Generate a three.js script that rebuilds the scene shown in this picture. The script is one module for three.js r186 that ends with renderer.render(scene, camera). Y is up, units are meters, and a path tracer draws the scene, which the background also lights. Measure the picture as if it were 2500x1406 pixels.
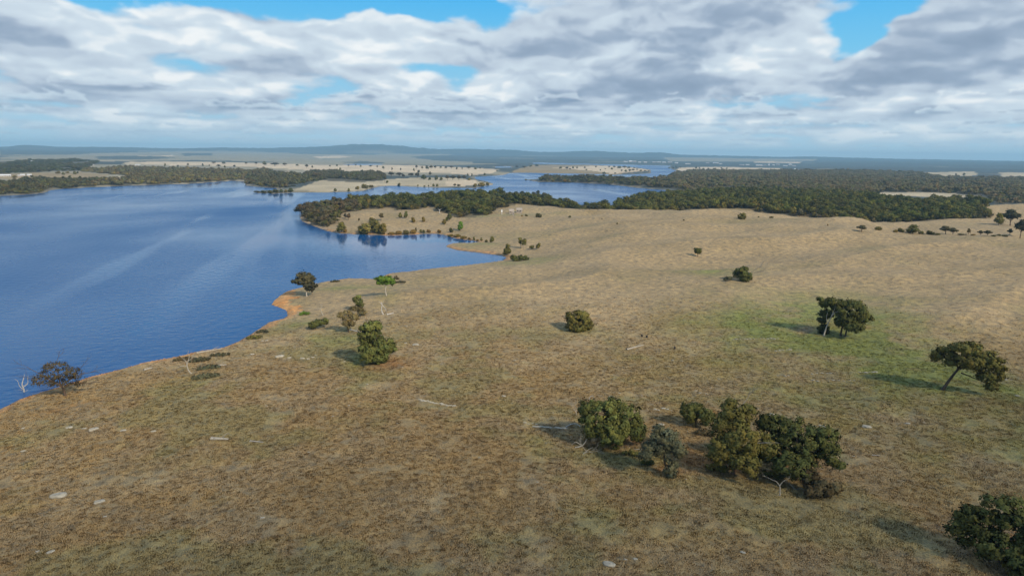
import * as THREE from 'three';
import { mergeGeometries } from 'three/addons/utils/BufferGeometryUtils.js';

// ---------------------------------------------------------------- small helpers
function RNG(seed) { let s = seed >>> 0; return () => { s = (s + 0x6d2b79f5) >>> 0; let t = Math.imul(s ^ (s >>> 15), 1 | s); t = (t + Math.imul(t ^ (t >>> 7), 61 | t)) ^ t; return ((t ^ (t >>> 14)) >>> 0) / 4294967296; }; }
const clamp = (x, a = 0, b = 1) => x < a ? a : x > b ? b : x;
const lerp = (a, b, t) => a + (b - a) * t;
const smooth = (a, b, x) => { const t = clamp((x - a) / (b - a)); return t * t * (3 - 2 * t); };
const mix3 = (a, b, t) => [lerp(a[0], b[0], t), lerp(a[1], b[1], t), lerp(a[2], b[2], t)];
const R = Math.PI / 180;
const GX = new Float32Array(256), GY = new Float32Array(256), PERM = new Uint8Array(512);
{ const r = RNG(77); const p = [...Array(256).keys()]; for (let i = 255; i > 0; i--) { const j = Math.floor(r() * (i + 1)); [p[i], p[j]] = [p[j], p[i]]; } for (let i = 0; i < 512; i++) PERM[i] = p[i & 255]; for (let i = 0; i < 256; i++) { const a = r() * 6.2831853; GX[i] = Math.cos(a); GY[i] = Math.sin(a); } }
function noise(x, y) { // gradient noise, about -1 .. 1
  const ix = Math.floor(x), iy = Math.floor(y), fx = x - ix, fy = y - iy, X = ix & 255, Y = iy & 255;
  const u = fx * fx * fx * (fx * (fx * 6 - 15) + 10), v = fy * fy * fy * (fy * (fy * 6 - 15) + 10);
  const a = PERM[PERM[X] + Y], b = PERM[PERM[X + 1 & 255] + Y], c = PERM[PERM[X] + (Y + 1 & 255)], d = PERM[PERM[X + 1 & 255] + (Y + 1 & 255)];
  return 1.5 * lerp(lerp(GX[a] * fx + GY[a] * fy, GX[b] * (fx - 1) + GY[b] * fy, u), lerp(GX[c] * fx + GY[c] * (fy - 1), GX[d] * (fx - 1) + GY[d] * (fy - 1), u), v);
}
function fbm(x, y, n, gain = 0.5) { let s = 0, a = 1; for (let i = 0; i < n; i++) { s += a * noise(x, y); const t = x * 1.62 - y * 1.18 + 13.7; y = x * 1.18 + y * 1.62 - 7.3; x = t; a *= gain; } return s; }

// ---------------------------------------------------------------- camera: a drone 65 m above a lake
const EYE = 65, FPX = 1667, CX = 1250, CY = 703;
const scene = new THREE.Scene();
const camera = new THREE.PerspectiveCamera(2 * Math.atan(CY / FPX) / R, 2500 / 1406, 1, 150000);
camera.position.set(0, EYE, 0);
camera.rotation.order = 'YXZ';
camera.rotation.set(-Math.atan(325 / FPX), 0, 0.0125);
camera.updateMatrixWorld(true);
const renderer = new THREE.WebGLRenderer({ antialias: true });
renderer.setSize(1024, 575);
renderer.toneMapping = THREE.LinearToneMapping;
renderer.toneMappingExposure = 1.0;
renderer.shadowMap.enabled = true;
const RAY = new THREE.Vector3();
function ray(px, py) { return RAY.set((px - CX) / FPX, (CY - py) / FPX, -1).applyQuaternion(camera.quaternion).normalize(); }
function ground0(px, py) { const d = ray(px, py), t = EYE / Math.max(1e-4, -d.y); return [d.x * t, d.z * t]; }       // on the plane of the water
function azel(px, py) { const d = ray(px, py); return [Math.atan2(d.x, -d.z) / R, Math.asin(d.y) / R]; }

// ---------------------------------------------------------------- sun, behind the camera to the right
const sun = new THREE.DirectionalLight(new THREE.Color(1.0, 0.88, 0.69), 4.3);
sun.name = 'sun';
sun.position.set(700, 720, 560);
sun.target.position.set(0, 0, -250);
sun.castShadow = true; sun.shadow.radius = 9;
sun.shadow.mapSize.set(4096, 4096);
Object.assign(sun.shadow.camera, { left: -900, right: 900, top: 900, bottom: -900, near: 1, far: 3000 });
scene.add(sun, sun.target);

// ---------------------------------------------------------------- sky: air and broken stratocumulus, computed for every direction
// each bank or gap of cloud: [x, y, half width, half height (as it measures in the photograph), turn, more or less cloud, lighter or darker]
const BANKS = [
  // open blue
  [620, -6, 640, 30, 0, -1.5, 0], [240, 18, 170, 30, 0, -1.1, 0], [960, 14, 190, 24, 0, -1.0, 0], [1190, 36, 45, 40, 25, -0.9, 0],
  [350, 78, 45, 18, 0, -0.75, 0], [120, 30, 150, 26, 8, .9, .2], [400, 40, 200, 22, 0, .7, .3], [1010, 54, 190, 20, 2, .5, .35], [1060, 172, 110, 14, 5, -1.0, .1], [1125, 205, 28, 42, 20, -0.9, 0], [740, 236, 70, 26, 0, -0.75, .1], [800, 140, 60, 22, 30, -0.55, .1],
  [2135, 40, 62, 90, 40, -2.2, 0], [2090, 80, 50, 30, 0, -.7, 0], [1960, 240, 75, 10, 0, -0.9, 0], [480, 165, 90, 20, 0, -.35, .1],
  // left bank
  [60, 60, 150, 55, 10, .8, .1], [60, 118, 130, 36, 14, .6, -.75], [220, 130, 80, 50, 0, .7, .5], [250, 170, 90, 14, 10, .5, -.45], [420, 75, 200, 40, 0, .5, .4], [620, 60, 260, 50, 8, .8, .35],
  [500, 245, 200, 16, 6, .7, -.8], [610, 240, 90, 14, -10, .5, -.6], [470, 215, 160, 24, 5, .6, .35], [640, 175, 110, 45, 0, .6, .15], [690, 165, 70, 28, 0, .5, -.35], [370, 170, 60, 26, 0, .4, .5],
  [120, 180, 110, 28, 0, .5, .3], [110, 225, 120, 14, 0, .5, -.2], [120, 270, 110, 7, 4, .5, -.55], [225, 245, 70, 12, 12, .4, -.35], [320, 275, 45, 16, 0, .3, .75],
  [770, 110, 40, 28, 0, .3, -.3], [900, 75, 260, 45, 5, .7, .3], [1050, 120, 200, 40, 0, .6, .25], [900, 190, 120, 26, 15, .6, .45], [1000, 220, 70, 20, 0, .4, .5],
  [920, 244, 110, 14, -5, .6, -.45], [1075, 280, 80, 16, 0, .6, -.75], [1160, 265, 70, 18, 10, .5, -.5], [1215, 210, 70, 40, 0, .6, .5], [1190, 130, 60, 26, -10, .4, -.3],
  [560, 300, 220, 14, 0, .4, .3], [850, 290, 110, 8, 5, .3, .45], [200, 310, 200, 9, 0, .4, .15],
  // the great grey bank right of the middle
  [1560, 110, 260, 100, -18, 1.2, -.2], [1750, 60, 300, 60, -25, 1.1, -.4], [1420, 60, 160, 60, -20, 1.0, -.1], [1500, 175, 210, 38, -5, 1.0, 0.02], [1340, 225, 70, 18, 15, .8, -.75], [1560, 215, 200, 22, -3, .9, -.75],
  [1700, 212, 170, 20, -5, .9, -.5], [1640, 150, 110, 30, -25, .5, -.3], [1380, 185, 70, 30, -20, .5, .3], [1520, 90, 130, 26, -28, .5, .35], [1920, 115, 130, 36, -20, .9, .7], [1800, 195, 45, 26, -30, .6, .6], [1640, 30, 160, 22, -15, .6, -.1],
  [1900, 20, 150, 40, -30, .9, -.1], [1880, 170, 70, 26, -10, .7, -.2], [1920, 205, 60, 12, 0, .5, .25], [1420, 110, 100, 30, -20, .4, -.3], [1680, 95, 110, 24, -25, .5, -.35],
  // the grey bank on the right
  [2330, 80, 180, 75, -12, 1.4, -.4], [2240, 150, 160, 40, -14, 1.3, -.6], [2420, 120, 120, 60, 0, 1.2, -.35], [2150, 200, 120, 22, -8, 1.1, -.6], [2380, 170, 150, 16, -6, .9, -.7], [2470, 70, 70, 30, 0, .5, .3], [2260, 60, 90, 30, -30, .6, .05],
  [2330, 232, 190, 26, -8, .9, .75], [2420, 215, 100, 22, -6, .7, .7], [2430, 270, 170, 20, -3, .8, -.15], [2250, 286, 140, 8, 0, .4, -.4],
  // small puffs low down
  [1720, 291, 32, 17, -25, .9, 1.3], [1370, 303, 30, 8, 0, .8, 1.1], [1835, 304, 60, 10, -4, .8, .55], [2030, 303, 45, 12, 0, .7, .5], [2075, 341, 30, 6, -12, .7, .6], [1880, 285, 100, 9, -2, .5, -.4],
  [1290, 300, 45, 14, 0, .4, .5], [1480, 290, 160, 16, 0, .4, .4], [1530, 255, 90, 12, 0, .4, -.3], [2330, 318, 100, 8, 0, .4, .25], [1620, 320, 120, 8, 0, .3, .2], [1430, 262, 120, 12, 0, .3, .1],
].map(([x, y, rx, ry, turn, cover, light]) => { const [a, e] = azel(x, y); return { a, e, rx: rx / 29.1, ry: ry / 29.1, c: Math.cos(turn * R), s: Math.sin(-turn * R), cover, light }; });
const BLUE = [[0.560, 0.770, 0.890], [0.390, 0.650, 0.830], [0.190, 0.580, 0.880], [0.070, 0.470, 0.900], [0.050, 0.300, 0.760], [0.05, 0.2, 0.58]], AT = [0, 3, 8, 12.5, 25, 90];
const DARK = [0.185, 0.265, 0.385], GREY = [0.345, 0.440, 0.570], MID = [0.520, 0.615, 0.725], WHITE = [0.670, 0.775, 0.860], TOP = [0.93, 0.965, 0.975], AIR = [0.540, 0.720, 0.840];
function cloudTone(L) { return L < 0.25 ? mix3(DARK, GREY, L / 0.25) : L < 0.5 ? mix3(GREY, MID, (L - 0.25) / 0.25) : L < 1 ? mix3(MID, WHITE, (L - 0.5) / 0.5) : mix3(WHITE, TOP, clamp((L - 1) / 0.35)); }
const ROWS = [[0.95, 0.28, 0.34, 3.3, -0.05], [1.35, 0.36, 0.30, 9.1, 0.02], [1.85, 0.46, 0.25, 14.7, 0.05], [2.45, 0.62, 0.21, 21.2, 0.02], [3.2, 0.8, 0.17, 27.9, -0.02], [4.3, 1.1, 0.13, 33.4, -0.12]];
const ra0 = (a, e, sweep) => a * 0.9 + e * 0.5 * sweep;
const bulk = (hx, hz, t, oct) => { const k = 1 / (t + 0.13); return fbm(hx * k * 1.25 + 3.1, hz * k * 1.25 + 8.4, oct, 0.5); };
// colour of the sky towards the level direction (hx, hz) raised by e degrees; banks are those near this height
function skyAt(hx, hz, e, banks) {
  const a = Math.atan2(hx, -hz) / R, te = Math.tan(Math.min(e, 89.5) * R), q = 0.2;
  let b = 0; while (b < 4 && e > AT[b + 1]) b++;
  const clear = mix3(BLUE[b], BLUE[b + 1], clamp((e - AT[b]) / (AT[b + 1] - AT[b])));
  const sweep = 1.25 * smooth(-5, 30, a);                               // the banks on the right are drawn out towards the upper right
  const n = bulk(hx, hz, te, 6), up = bulk(hx, hz, Math.tan(Math.min(e + 1.1, 89.6) * R), 3), here = bulk(hx, hz, te, 3);
  const wx = fbm(a * q + 40, e * q * 2.2 - 9, 5, 0.52), wy = fbm(a * q - 17, e * q * 2.2 + 31, 5, 0.52);
  let cover = 0, light = 0;
  for (const k of banks) {
    const dx = a - k.a + wx * Math.min(1.3, k.rx * 0.4), dy = e - k.e + wy * Math.min(0.8, k.ry * 0.6), u = (dx * k.c + dy * k.s) / k.rx, v = (-dx * k.s + dy * k.c) / k.ry, r2 = u * u + v * v;
    if (r2 > 6) continue;
    const g = Math.exp(-r2 * 0.9);
    cover += k.cover * g; light += k.light * g;
  }
  const framed = smooth(60, 42, Math.abs(a)) * smooth(22, 13, e);       // where the banks above say what there is
  const low = smooth(0.0, 1.9, e), rows = fbm(a * 0.16 + 0.3 * wx, e * 1.35 + 3, 4, 0.55) * smooth(6.8, 3.4, e), lump = (h) => fbm(ra0(a, h, sweep) * 0.36 + 0.3 * wx, h * 0.95 + 0.25 * wy + 11, 3, 0.42), lumps = lump(e), relief = clamp(2.1 * (lumps - lump(e + 0.45)), -1, 1) * smooth(15, 8, e);
  const ra = a * 0.82 + e * 0.57 * sweep, re = e - a * 0.42 * sweep * 0.5;
  const billow = fbm(ra * 0.34 + 5 + 0.5 * wx, re * 0.75 + 0.5 * wy, 4, 0.46);
  const c0 = 0.2 + lerp(0.8, 0.5, framed) * n + cover + 0.22 * billow + 0.34 * lumps + 0.6 * rows;
  const alpha = smooth(-0.38, 0.5, c0) * (0.4 + 0.6 * low);
  let L = 0.62 + 0.3 * clamp((here - up) * 1.3, -1, 1) + 0.55 * light + 0.26 * billow + 0.14 * lumps + 0.17 * relief + 0.42 * rows + 0.08 + 0.1 * n - 0.1 * smooth(0.5, 2.2, c0) - 0.12 * (1 - framed);
  L = lerp(0.5, L, 0.35 + 0.65 * low);
  L = L < 0.45 ? 0.45 - 0.34 * (1 - Math.exp(-(0.45 - L) / 0.42)) : L;
  const far = 1 - smooth(0.2, 4.5, e), tone = mix3(cloudTone(L), AIR, far * 0.5);
  let out = mix3(clear, tone, alpha);
  // rows of cumulus beyond, each with a level base and a heaped top
  if (e < 8.5) for (const [base, thick, freq, seed, share] of ROWS) {
    if (e < base - 0.35 || e > base + thick * 1.7) continue;
    const wob = base + 0.05 * noise(a * 0.35, seed * 3.1), heap = fbm(a * freq + seed, seed * 1.7, 3, 0.5) + 0.32 * (1 - 2 * Math.abs(noise(a * freq * 3.3 + 0.5 * wx, e * 1.6 / thick + seed))) + 0.16 * fbm(a * freq * 8, e * 5 / thick + seed, 3, 0.55) + share, top = wob + thick * clamp(heap * 1.5, 0, 1.5);
    if (top - wob < 0.04) continue;
    const v = (e - wob) / (top - wob), m = smooth(-0.25, 0.12, v) * smooth(1.08, 0.74, v) * smooth(0.03, 0.3 * thick, top - wob), lit = lerp(0.22, 1.02, smooth(-0.05, 0.62, v + 0.3 * fbm(a * freq * 4 + seed, e * 3 / thick, 3, 0.5)));
    out = mix3(out, mix3(cloudTone(lit + 0.25 * light), AIR, 0.62 * smooth(4.6, 0.6, base)), m * 0.85);
  }
  return out;
}
function skyTexture(W, H) {
  const data = new Float32Array(W * H * 4);
  for (let row = 0; row < H; row++) {
    const e = ((row + 0.5) / H - 0.5) * 180, near = BANKS.filter((k) => Math.abs(k.e - e) < 2.6 * Math.max(k.ry, Math.abs(k.s) * k.rx) + 1);
    for (let col = 0, o = row * W * 4; col < W; col++, o += 4) {
      const round = ((col + 0.5) / W - 0.5) * 2 * Math.PI, c = e < 0 ? [0.2, 0.22, 0.2] : skyAt(Math.cos(round), Math.sin(round), e, near);
      data[o] = c[0]; data[o + 1] = c[1]; data[o + 2] = c[2]; data[o + 3] = 1;
    }
  }
  const t = new THREE.DataTexture(data, W, H, THREE.RGBAFormat, THREE.FloatType);
  t.mapping = THREE.EquirectangularReflectionMapping; t.magFilter = t.minFilter = THREE.LinearFilter; t.needsUpdate = true;
  return t;
}
scene.background = skyTexture(4096, 2048);
scene.environment = scene.background;

// ---------------------------------------------------------------- outlines on the water's plane, from pixels of the photograph to metres
const outline = (list) => { const pts = []; for (let i = 0; i < list.length; i += 2) pts.push(ground0(list[i], list[i + 1])); let x0 = 1e9, x1 = -1e9, z0 = 1e9, z1 = -1e9; for (const [x, z] of pts) { x0 = Math.min(x0, x); x1 = Math.max(x1, x); z0 = Math.min(z0, z); z1 = Math.max(z1, z); } return { pts, x0, x1, z0, z1 }; };
function inside(p, x, z) {
  if (x < p.x0 || x > p.x1 || z < p.z0 || z > p.z1) return false;
  let c = false; const P = p.pts;
  for (let i = 0, j = P.length - 1; i < P.length; j = i++) if ((P[i][1] > z) !== (P[j][1] > z) && x < (P[j][0] - P[i][0]) * (z - P[i][1]) / (P[j][1] - P[i][1]) + P[i][0]) c = !c;
  return c;
}
function edge(p, x, z) { let m = 1e18; const P = p.pts; for (let i = 0, j = P.length - 1; i < P.length; j = i++) { const ax = P[j][0], az = P[j][1], bx = P[i][0] - ax, bz = P[i][1] - az, t = clamp(((x - ax) * bx + (z - az) * bz) / (bx * bx + bz * bz)), dx = x - ax - bx * t, dz = z - az - bz * t, d = dx * dx + dz * dz; if (d < m) m = d; } return Math.sqrt(m); }
const LAKE = outline([-2200, 1500, -700, 1330, -200, 1110, 0, 998, 45, 975, 95, 959, 150, 942, 200, 926, 300, 900, 350, 886, 430, 872, 470, 861, 540, 850, 580, 834, 620, 810, 655, 787, 690, 779, 701, 770, 697, 757, 680, 750, 662, 744, 668, 734, 682, 722, 700, 711, 740, 701, 776, 692, 805, 687, 850, 681, 913, 682, 950, 668, 998, 664, 1050, 657, 1126, 650, 1198, 641, 1226, 637, 1236, 629, 1225, 624, 1163, 616, 1112, 610, 1088, 602, 1094, 597, 1112, 594, 1150, 594, 1168, 592, 1163, 589, 1112, 582, 1086, 574, 1061, 570, 1020, 572, 984, 574, 946, 575, 900, 573, 856, 571, 823, 569, 795, 563, 774, 555, 754, 547, 738, 541, 732, 532, 740, 519, 770, 511, 792, 507, 850, 502, 900, 499, 1000, 492, 1100, 483, 1140, 477, 1250, 473, 1325, 475, 1342, 486, 1360, 503, 1390, 512, 1430, 515, 1500, 513, 1512, 500, 1560, 485, 1600, 480, 1650, 476, 1690, 478, 1694, 473, 1648, 466, 1569, 460, 1542, 457, 1530, 455, 1482, 450, 1412, 446.5, 1354, 445, 1320, 445, 1297, 441, 1272, 440, 1313, 437, 1400, 436, 1470, 436, 1540, 440, 1600, 441, 1640, 439, 1630, 430, 1640, 426, 1652, 422, 1650, 416, 1634, 409, 1640, 404.5, 1560, 402.5, 1438, 400, 1302, 396.5, 1300, 400, 1380, 402, 1438, 402.5, 1500, 405, 1558, 409.5, 1589, 414, 1590, 423, 1560, 425, 1500, 427, 1480, 425.5, 1400, 424, 1300, 422, 1246, 422, 1225, 428, 1155, 432, 1163, 438, 1189, 443, 1207, 450, 1180, 455, 1158, 459, 1112, 459, 1061, 458, 1010, 456, 971, 454, 933, 454, 907, 460, 882, 467, 856, 468, 805, 470, 715, 470, 684, 472, 664, 473, 617, 470, 626, 467, 664, 464, 684, 460, 638, 457, 600, 453, 596, 442, 563, 441.5, 530, 444, 461, 449, 384, 451, 307, 454, 223, 457, 179, 460, 123, 463, 113, 468, 102, 472, 51, 476, 0, 478, -300, 490, -1500, 530, -2600, 640]);
const POND = outline([1208, 407, 1248, 406, 1250, 409.5, 1210, 410]), FARPOND = outline([830, 401.5, 870, 400, 930, 400, 935, 402.5, 870, 404]);
const shoreSide = (x, z) => { const d = Math.min(edge(LAKE, x, z), edge(POND, x, z), edge(FARPOND, x, z)); return inside(LAKE, x, z) || inside(POND, x, z) || inside(FARPOND, x, z) ? -d : d; };   // metres to the water's edge, less than 0 in the water

// ---------------------------------------------------------------- heights
const table = (rows) => (at) => { let i = 0; while (i < rows.length - 2 && at > rows[i + 1][0]) i++; const t = clamp((at - rows[i][0]) / (rows[i + 1][0] - rows[i][0])), s = t * t * (3 - 2 * t); return rows[i].slice(1).map((v, k) => lerp(v, rows[i + 1][k + 1], s)); };
const aim = (px, py = 500) => azel(px, py)[0];
const CREST = table([[aim(1150), 760, 0], [aim(1300), 690, 2], [aim(1420), 650, 4.5], [aim(1550), 625, 8], [aim(1720), 610, 11.5], [aim(1890), 600, 14], [aim(2050), 570, 12.5], [aim(2250), 520, 11], [aim(2500), 480, 10.5], [aim(2900), 430, 10]]);
const skyline = (px, py) => { const [a, e] = azel(px, py); return [a, e]; };
const SKYLINE = table([[-60, -0.3], skyline(-700, 362), skyline(0, 357.5), skyline(60, 352.5), skyline(150, 357.5), skyline(300, 358), skyline(420, 361), skyline(560, 359), skyline(640, 360), skyline(740, 358), skyline(790, 355.5), skyline(840, 351.5), skyline(900, 349.5), skyline(960, 352.5), skyline(1020, 358.5), skyline(1060, 362.5), skyline(1140, 361.5), skyline(1230, 364), skyline(1333, 370), skyline(1443, 367), skyline(1507, 369.5), skyline(1545, 372), skyline(1604, 370.5), skyline(1673, 377), skyline(1824, 380), skyline(1912, 382.3), skyline(1968, 380.8), skyline(2094, 384.3), skyline(2248, 388), skyline(2500, 392.6), [60, -0.05], [180, -0.2]]);
function height(x, z, sd = shoreSide(x, z)) {
  const r = Math.hypot(x, z), az = Math.atan2(x, -z) / R;
  if (sd < 0) return -0.12 - Math.min(4, -sd * 0.12);
  const inland = smooth(4, 70, sd), big = smooth(250, 900, sd);
  let h = Math.min(sd * 0.28, 0.75) + 3.6 * (1 - Math.exp(-sd / 75)) + 0.25 * Math.min(1, sd / 6) * noise(x * 0.11, z * 0.11);
  h += inland * (1.3 * fbm(x * 0.0085 + 3, z * 0.0085, 3) + 0.16 * noise(x * 0.07, z * 0.07));
  if (r < 1200) { const f = noise((x - 0.35 * z) * 0.0046 + 1.7, (z + 0.25 * x) * 0.0115 + 0.4), g = noise((x + 0.3 * z) * 0.009 - 4, z * 0.024 + 6); h += inland * smooth(200, 330, r) * (5 * (1 - 2 * Math.abs(f)) + 1.3 * (1 - 2 * Math.abs(g))); }
  if (r < 1500) {
    const [rc, H] = CREST(az), s = r - rc;
    h += inland * H * (s < 0 ? Math.exp(-((s / 230) ** 2)) : Math.exp(-((s / 75) ** 2)));
    h += inland * 5 * Math.exp(-(((x - 75) / 150) ** 2 + ((z + 60) / 170) ** 2));            // the rise under the camera
  }
  if (r > 1300) h += big * smooth(1300, 4000, r) * (7 * noise(x / 900 + 5, z / 900) + 10 * noise(x / 3200, z / 3200));
  if (r > 5000) h += big * 46 * smooth(5000, 12500, r);
  if (r > 12000) {
    const e = SKYLINE(az)[0], top = Math.max(-40, EYE + 14000 * Math.tan(e * R));
    h = lerp(h, top * (0.93 + 0.07 * noise(az * 3, r / 900)), smooth(12200, 14000, r));
  }
  return h;
}
const V = new THREE.Vector3();
function at(px, py) { // the point of the ground that shows at a pixel of the photograph
  const d = ray(px, py).clone(); let t = 40, last = 40;
  while (t < 60000) { const y = EYE + d.y * t; if (y < Math.max(0, height(d.x * t, d.z * t))) break; last = t; t += Math.max(0.6, t * 0.006); }
  for (let i = 0, lo = last, hi = t; i < 12; i++) { const m = (lo + hi) / 2; if (EYE + d.y * m < Math.max(0, height(d.x * m, d.z * m))) hi = m; else lo = m; t = hi; }
  const x = d.x * t, z = d.z * t;
  return { x, z, y: height(x, z), far: t, m: t / FPX, az: Math.atan2(x, -z), dip: Math.asin(-d.y) };   // m: metres per pixel there
}

// ---------------------------------------------------------------- what grows where
const STRAW = [0.340, 0.243, 0.124], TAN = [0.275, 0.198, 0.096], RUSSET = [0.262, 0.178, 0.074], OLIVE = [0.212, 0.170, 0.068], GREEN = [0.150, 0.176, 0.034], SUNLIT_STUBBLE = [0.56, 0.44, 0.29], PALE = [0.43, 0.35, 0.22], SOIL = [0.52, 0.235, 0.068], LITTER = [0.27, 0.140, 0.050], WOODFLOOR = [0.085, 0.072, 0.040], FARWOOD = [0.040, 0.054, 0.050], FARGRASS = [0.25, 0.22, 0.145];
const FIELDS = [  // brightest far paddocks: the sunlight on them is put into their stubble colour
  [SUNLIT_STUBBLE, outline([300, 403, 480, 398, 620, 401, 760, 404, 1000, 405, 1160, 412, 1220, 416, 1200, 425, 1150, 430, 1080, 424, 940, 424, 760, 419, 600, 412, 480, 409, 330, 407])],
  [PALE, outline([715, 467, 800, 440, 900, 445, 1000, 438, 1110, 436, 1180, 446, 1203, 451, 1110, 458, 930, 453, 880, 465, 800, 469])],
  [SUNLIT_STUBBLE, outline([1085, 444, 1160, 440, 1165, 452, 1130, 457, 1090, 456])],
  [TAN, outline([95, 427, 200, 425, 270, 432, 230, 440, 180, 446, 90, 443, 0, 441, -300, 450, -300, 436, 0, 430])],
  [PALE, outline([128, 415, 190, 416, 192, 421, 130, 422])], [PALE, outline([270, 434, 330, 435, 328, 439, 280, 439])],
  [TAN, outline([1246, 421, 1300, 404, 1440, 404, 1560, 412, 1592, 418, 1500, 427, 1400, 424])],
  [SUNLIT_STUBBLE, outline([1350, 412, 1440, 407, 1500, 405, 1592, 416, 1500, 426, 1440, 419])],
  [SUNLIT_STUBBLE, outline([1650, 417, 1660, 410, 1760, 409, 1910, 413, 1915, 419, 1780, 420, 1700, 421])],
  [PALE, outline([1690, 464, 1740, 460, 1800, 461, 1830, 467, 1760, 469])],
  [PALE, outline([2130, 482, 2150, 475, 2240, 474, 2330, 478, 2420, 482, 2415, 487, 2300, 487, 2190, 484])],
  [PALE, outline([2350, 509, 2410, 511, 2500, 506, 2700, 505, 2700, 578, 2500, 582, 2380, 582, 2330, 570, 2350, 556, 2412, 540, 2405, 518])],
  [PALE, outline([2250, 424, 2380, 422, 2390, 431, 2300, 433])], [PALE, outline([2440, 425, 2520, 424, 2520, 436, 2450, 436])],
  [SUNLIT_STUBBLE, outline([1840, 399, 1960, 401, 1950, 403, 1840, 402])], [FARGRASS, outline([1620, 393, 1740, 392, 1800, 395, 2000, 396, 1990, 399, 1800, 400, 1640, 399])],
  [PALE, outline([2240, 440, 2290, 437, 2300, 441])], [PALE, outline([2310, 441, 2420, 443, 2420, 449, 2330, 447])], [PALE, outline([2080, 452, 2120, 451, 2115, 456, 2085, 457])],
  [PALE, outline([45, 392, 100, 392, 175, 397, 130, 401, 60, 398])], [PALE, outline([140, 404, 215, 402, 225, 407, 150, 408])], [PALE, outline([230, 396, 330, 395, 330, 400, 240, 402])], [PALE, outline([300, 405, 345, 403, 350, 407, 310, 408])], [PALE, outline([0, 408, 40, 407, 40, 411, 0, 412])], [PALE, outline([640, 424, 700, 419, 720, 421, 690, 427])],
  [FARGRASS, outline([-300, 410, 0, 408, 60, 400, 300, 398, 480, 394, 300, 391, 0, 396, -300, 400])],
  [FARGRASS, outline([0, 384, 300, 379, 620, 378, 1000, 381, 1160, 388, 1150, 404, 900, 400, 600, 396, 300, 391, 0, 392])],
  [FARWOOD, outline([0, 374, 150, 372.5, 330, 374, 335, 379, 150, 381, 0, 382])], [FARWOOD, outline([470, 375, 620, 373, 720, 376, 620, 379])], [FARWOOD, outline([440, 381, 520, 380.5, 520, 384, 450, 384])], [FARWOOD, outline([690, 380, 800, 377.5, 1010, 381, 900, 385, 760, 384])], [FARWOOD, outline([830, 398, 880, 394, 940, 397, 935, 400, 870, 400])], [FARWOOD, outline([1000, 388, 1200, 384, 1250, 399, 1160, 397, 1060, 393])], [FARWOOD, outline([230, 386, 330, 385, 430, 388, 330, 391, 240, 390])], [SUNLIT_STUBBLE, outline([330, 384.5, 420, 383, 430, 385, 340, 386.5])], [SUNLIT_STUBBLE, outline([760, 387, 830, 386, 860, 388, 780, 389.5])], [SUNLIT_STUBBLE, outline([880, 375.5, 940, 376, 940, 377.5, 880, 377])],
];
const WOODS = {
  right: outline([1498, 538, 1640, 534, 1800, 530, 1900, 540, 2000, 548, 2200, 562, 2335, 556, 2412, 540, 2405, 518, 2330, 505, 2200, 510, 2140, 497, 2110, 484, 1900, 480, 1700, 482, 1693, 484, 1650, 479, 1600, 484, 1562, 489, 1512, 498, 1504, 512]),
  rightFar: outline([1700, 480, 1692, 472, 1640, 462, 1572, 458, 1600, 446, 1650, 440, 1640, 430, 1660, 424, 1700, 421, 1900, 420, 2100, 421, 2240, 426, 2300, 434, 2450, 438, 2560, 440, 2560, 502, 2430, 506, 2420, 489, 2330, 478, 2240, 473, 2150, 474, 2120, 484, 1900, 480]),
  spit: outline([1320, 444, 1412, 446, 1482, 449.5, 1545, 456, 1640, 461, 1650, 440, 1600, 442, 1540, 441, 1480, 437.5, 1420, 437.5, 1330, 438]),
  tip: outline([736, 538, 765, 548, 790, 558, 803, 556, 812, 540, 850, 528, 885, 523, 840, 515, 790, 511, 750, 519]),
  peninsula: outline([800, 510, 835, 516, 875, 523, 960, 520, 1000, 530, 1045, 523, 1068, 525, 1080, 536, 1112, 545, 1160, 546, 1195, 534, 1185, 523, 1240, 518, 1300, 513, 1340, 522, 1400, 532, 1500, 537, 1512, 522, 1420, 521, 1366, 512, 1345, 497, 1315, 489, 1260, 492, 1180, 490, 1105, 485, 1000, 494, 900, 501, 850, 504]),
  leftHead: outline([600, 450, 598, 442, 640, 428, 720, 428, 760, 440, 800, 442, 770, 448, 700, 456, 690, 461, 640, 456]),
  leftBelt: outline([735, 440, 760, 424, 825, 422, 835, 433, 880, 428, 930, 428, 935, 445, 870, 450, 800, 446]),
  left: outline([200, 457, 270, 441, 330, 440, 330, 435, 250, 428, 200, 423, 210, 420, 300, 415, 470, 418, 590, 421, 720, 421, 640, 429, 598, 441, 560, 441, 460, 448, 380, 450.5, 300, 453]),
  leftShore: outline([-250, 487, 0, 477, 55, 475, 100, 471, 113, 463, 180, 459.5, 220, 456, 270, 442, 180, 446, 90, 443, 0, 452, -250, 465]),
  leftTown: outline([-250, 437, 0, 429, 90, 426, 130, 423, 200, 423, 215, 412, 240, 403, 180, 398, 60, 402, 0, 399, -250, 404]),
};
const nearGreens = [], nearSoils = [];   // [x, z, across, deep, how much] in metres, filled from pixels
function spot(list, px, py, rx, ry, k) { const p = groundNear(px, py); list.push([p[0], p[1], rx * p[2], ry * p[2] * p[3], k, Math.cos(p[4]), Math.sin(p[4])]); }
function groundNear(px, py) { const d = ray(px, py), t = (EYE - 5) / -d.y; return [d.x * t, d.z * t, t / FPX, 1 / -d.y, Math.atan2(d.x, -d.z)]; }
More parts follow.
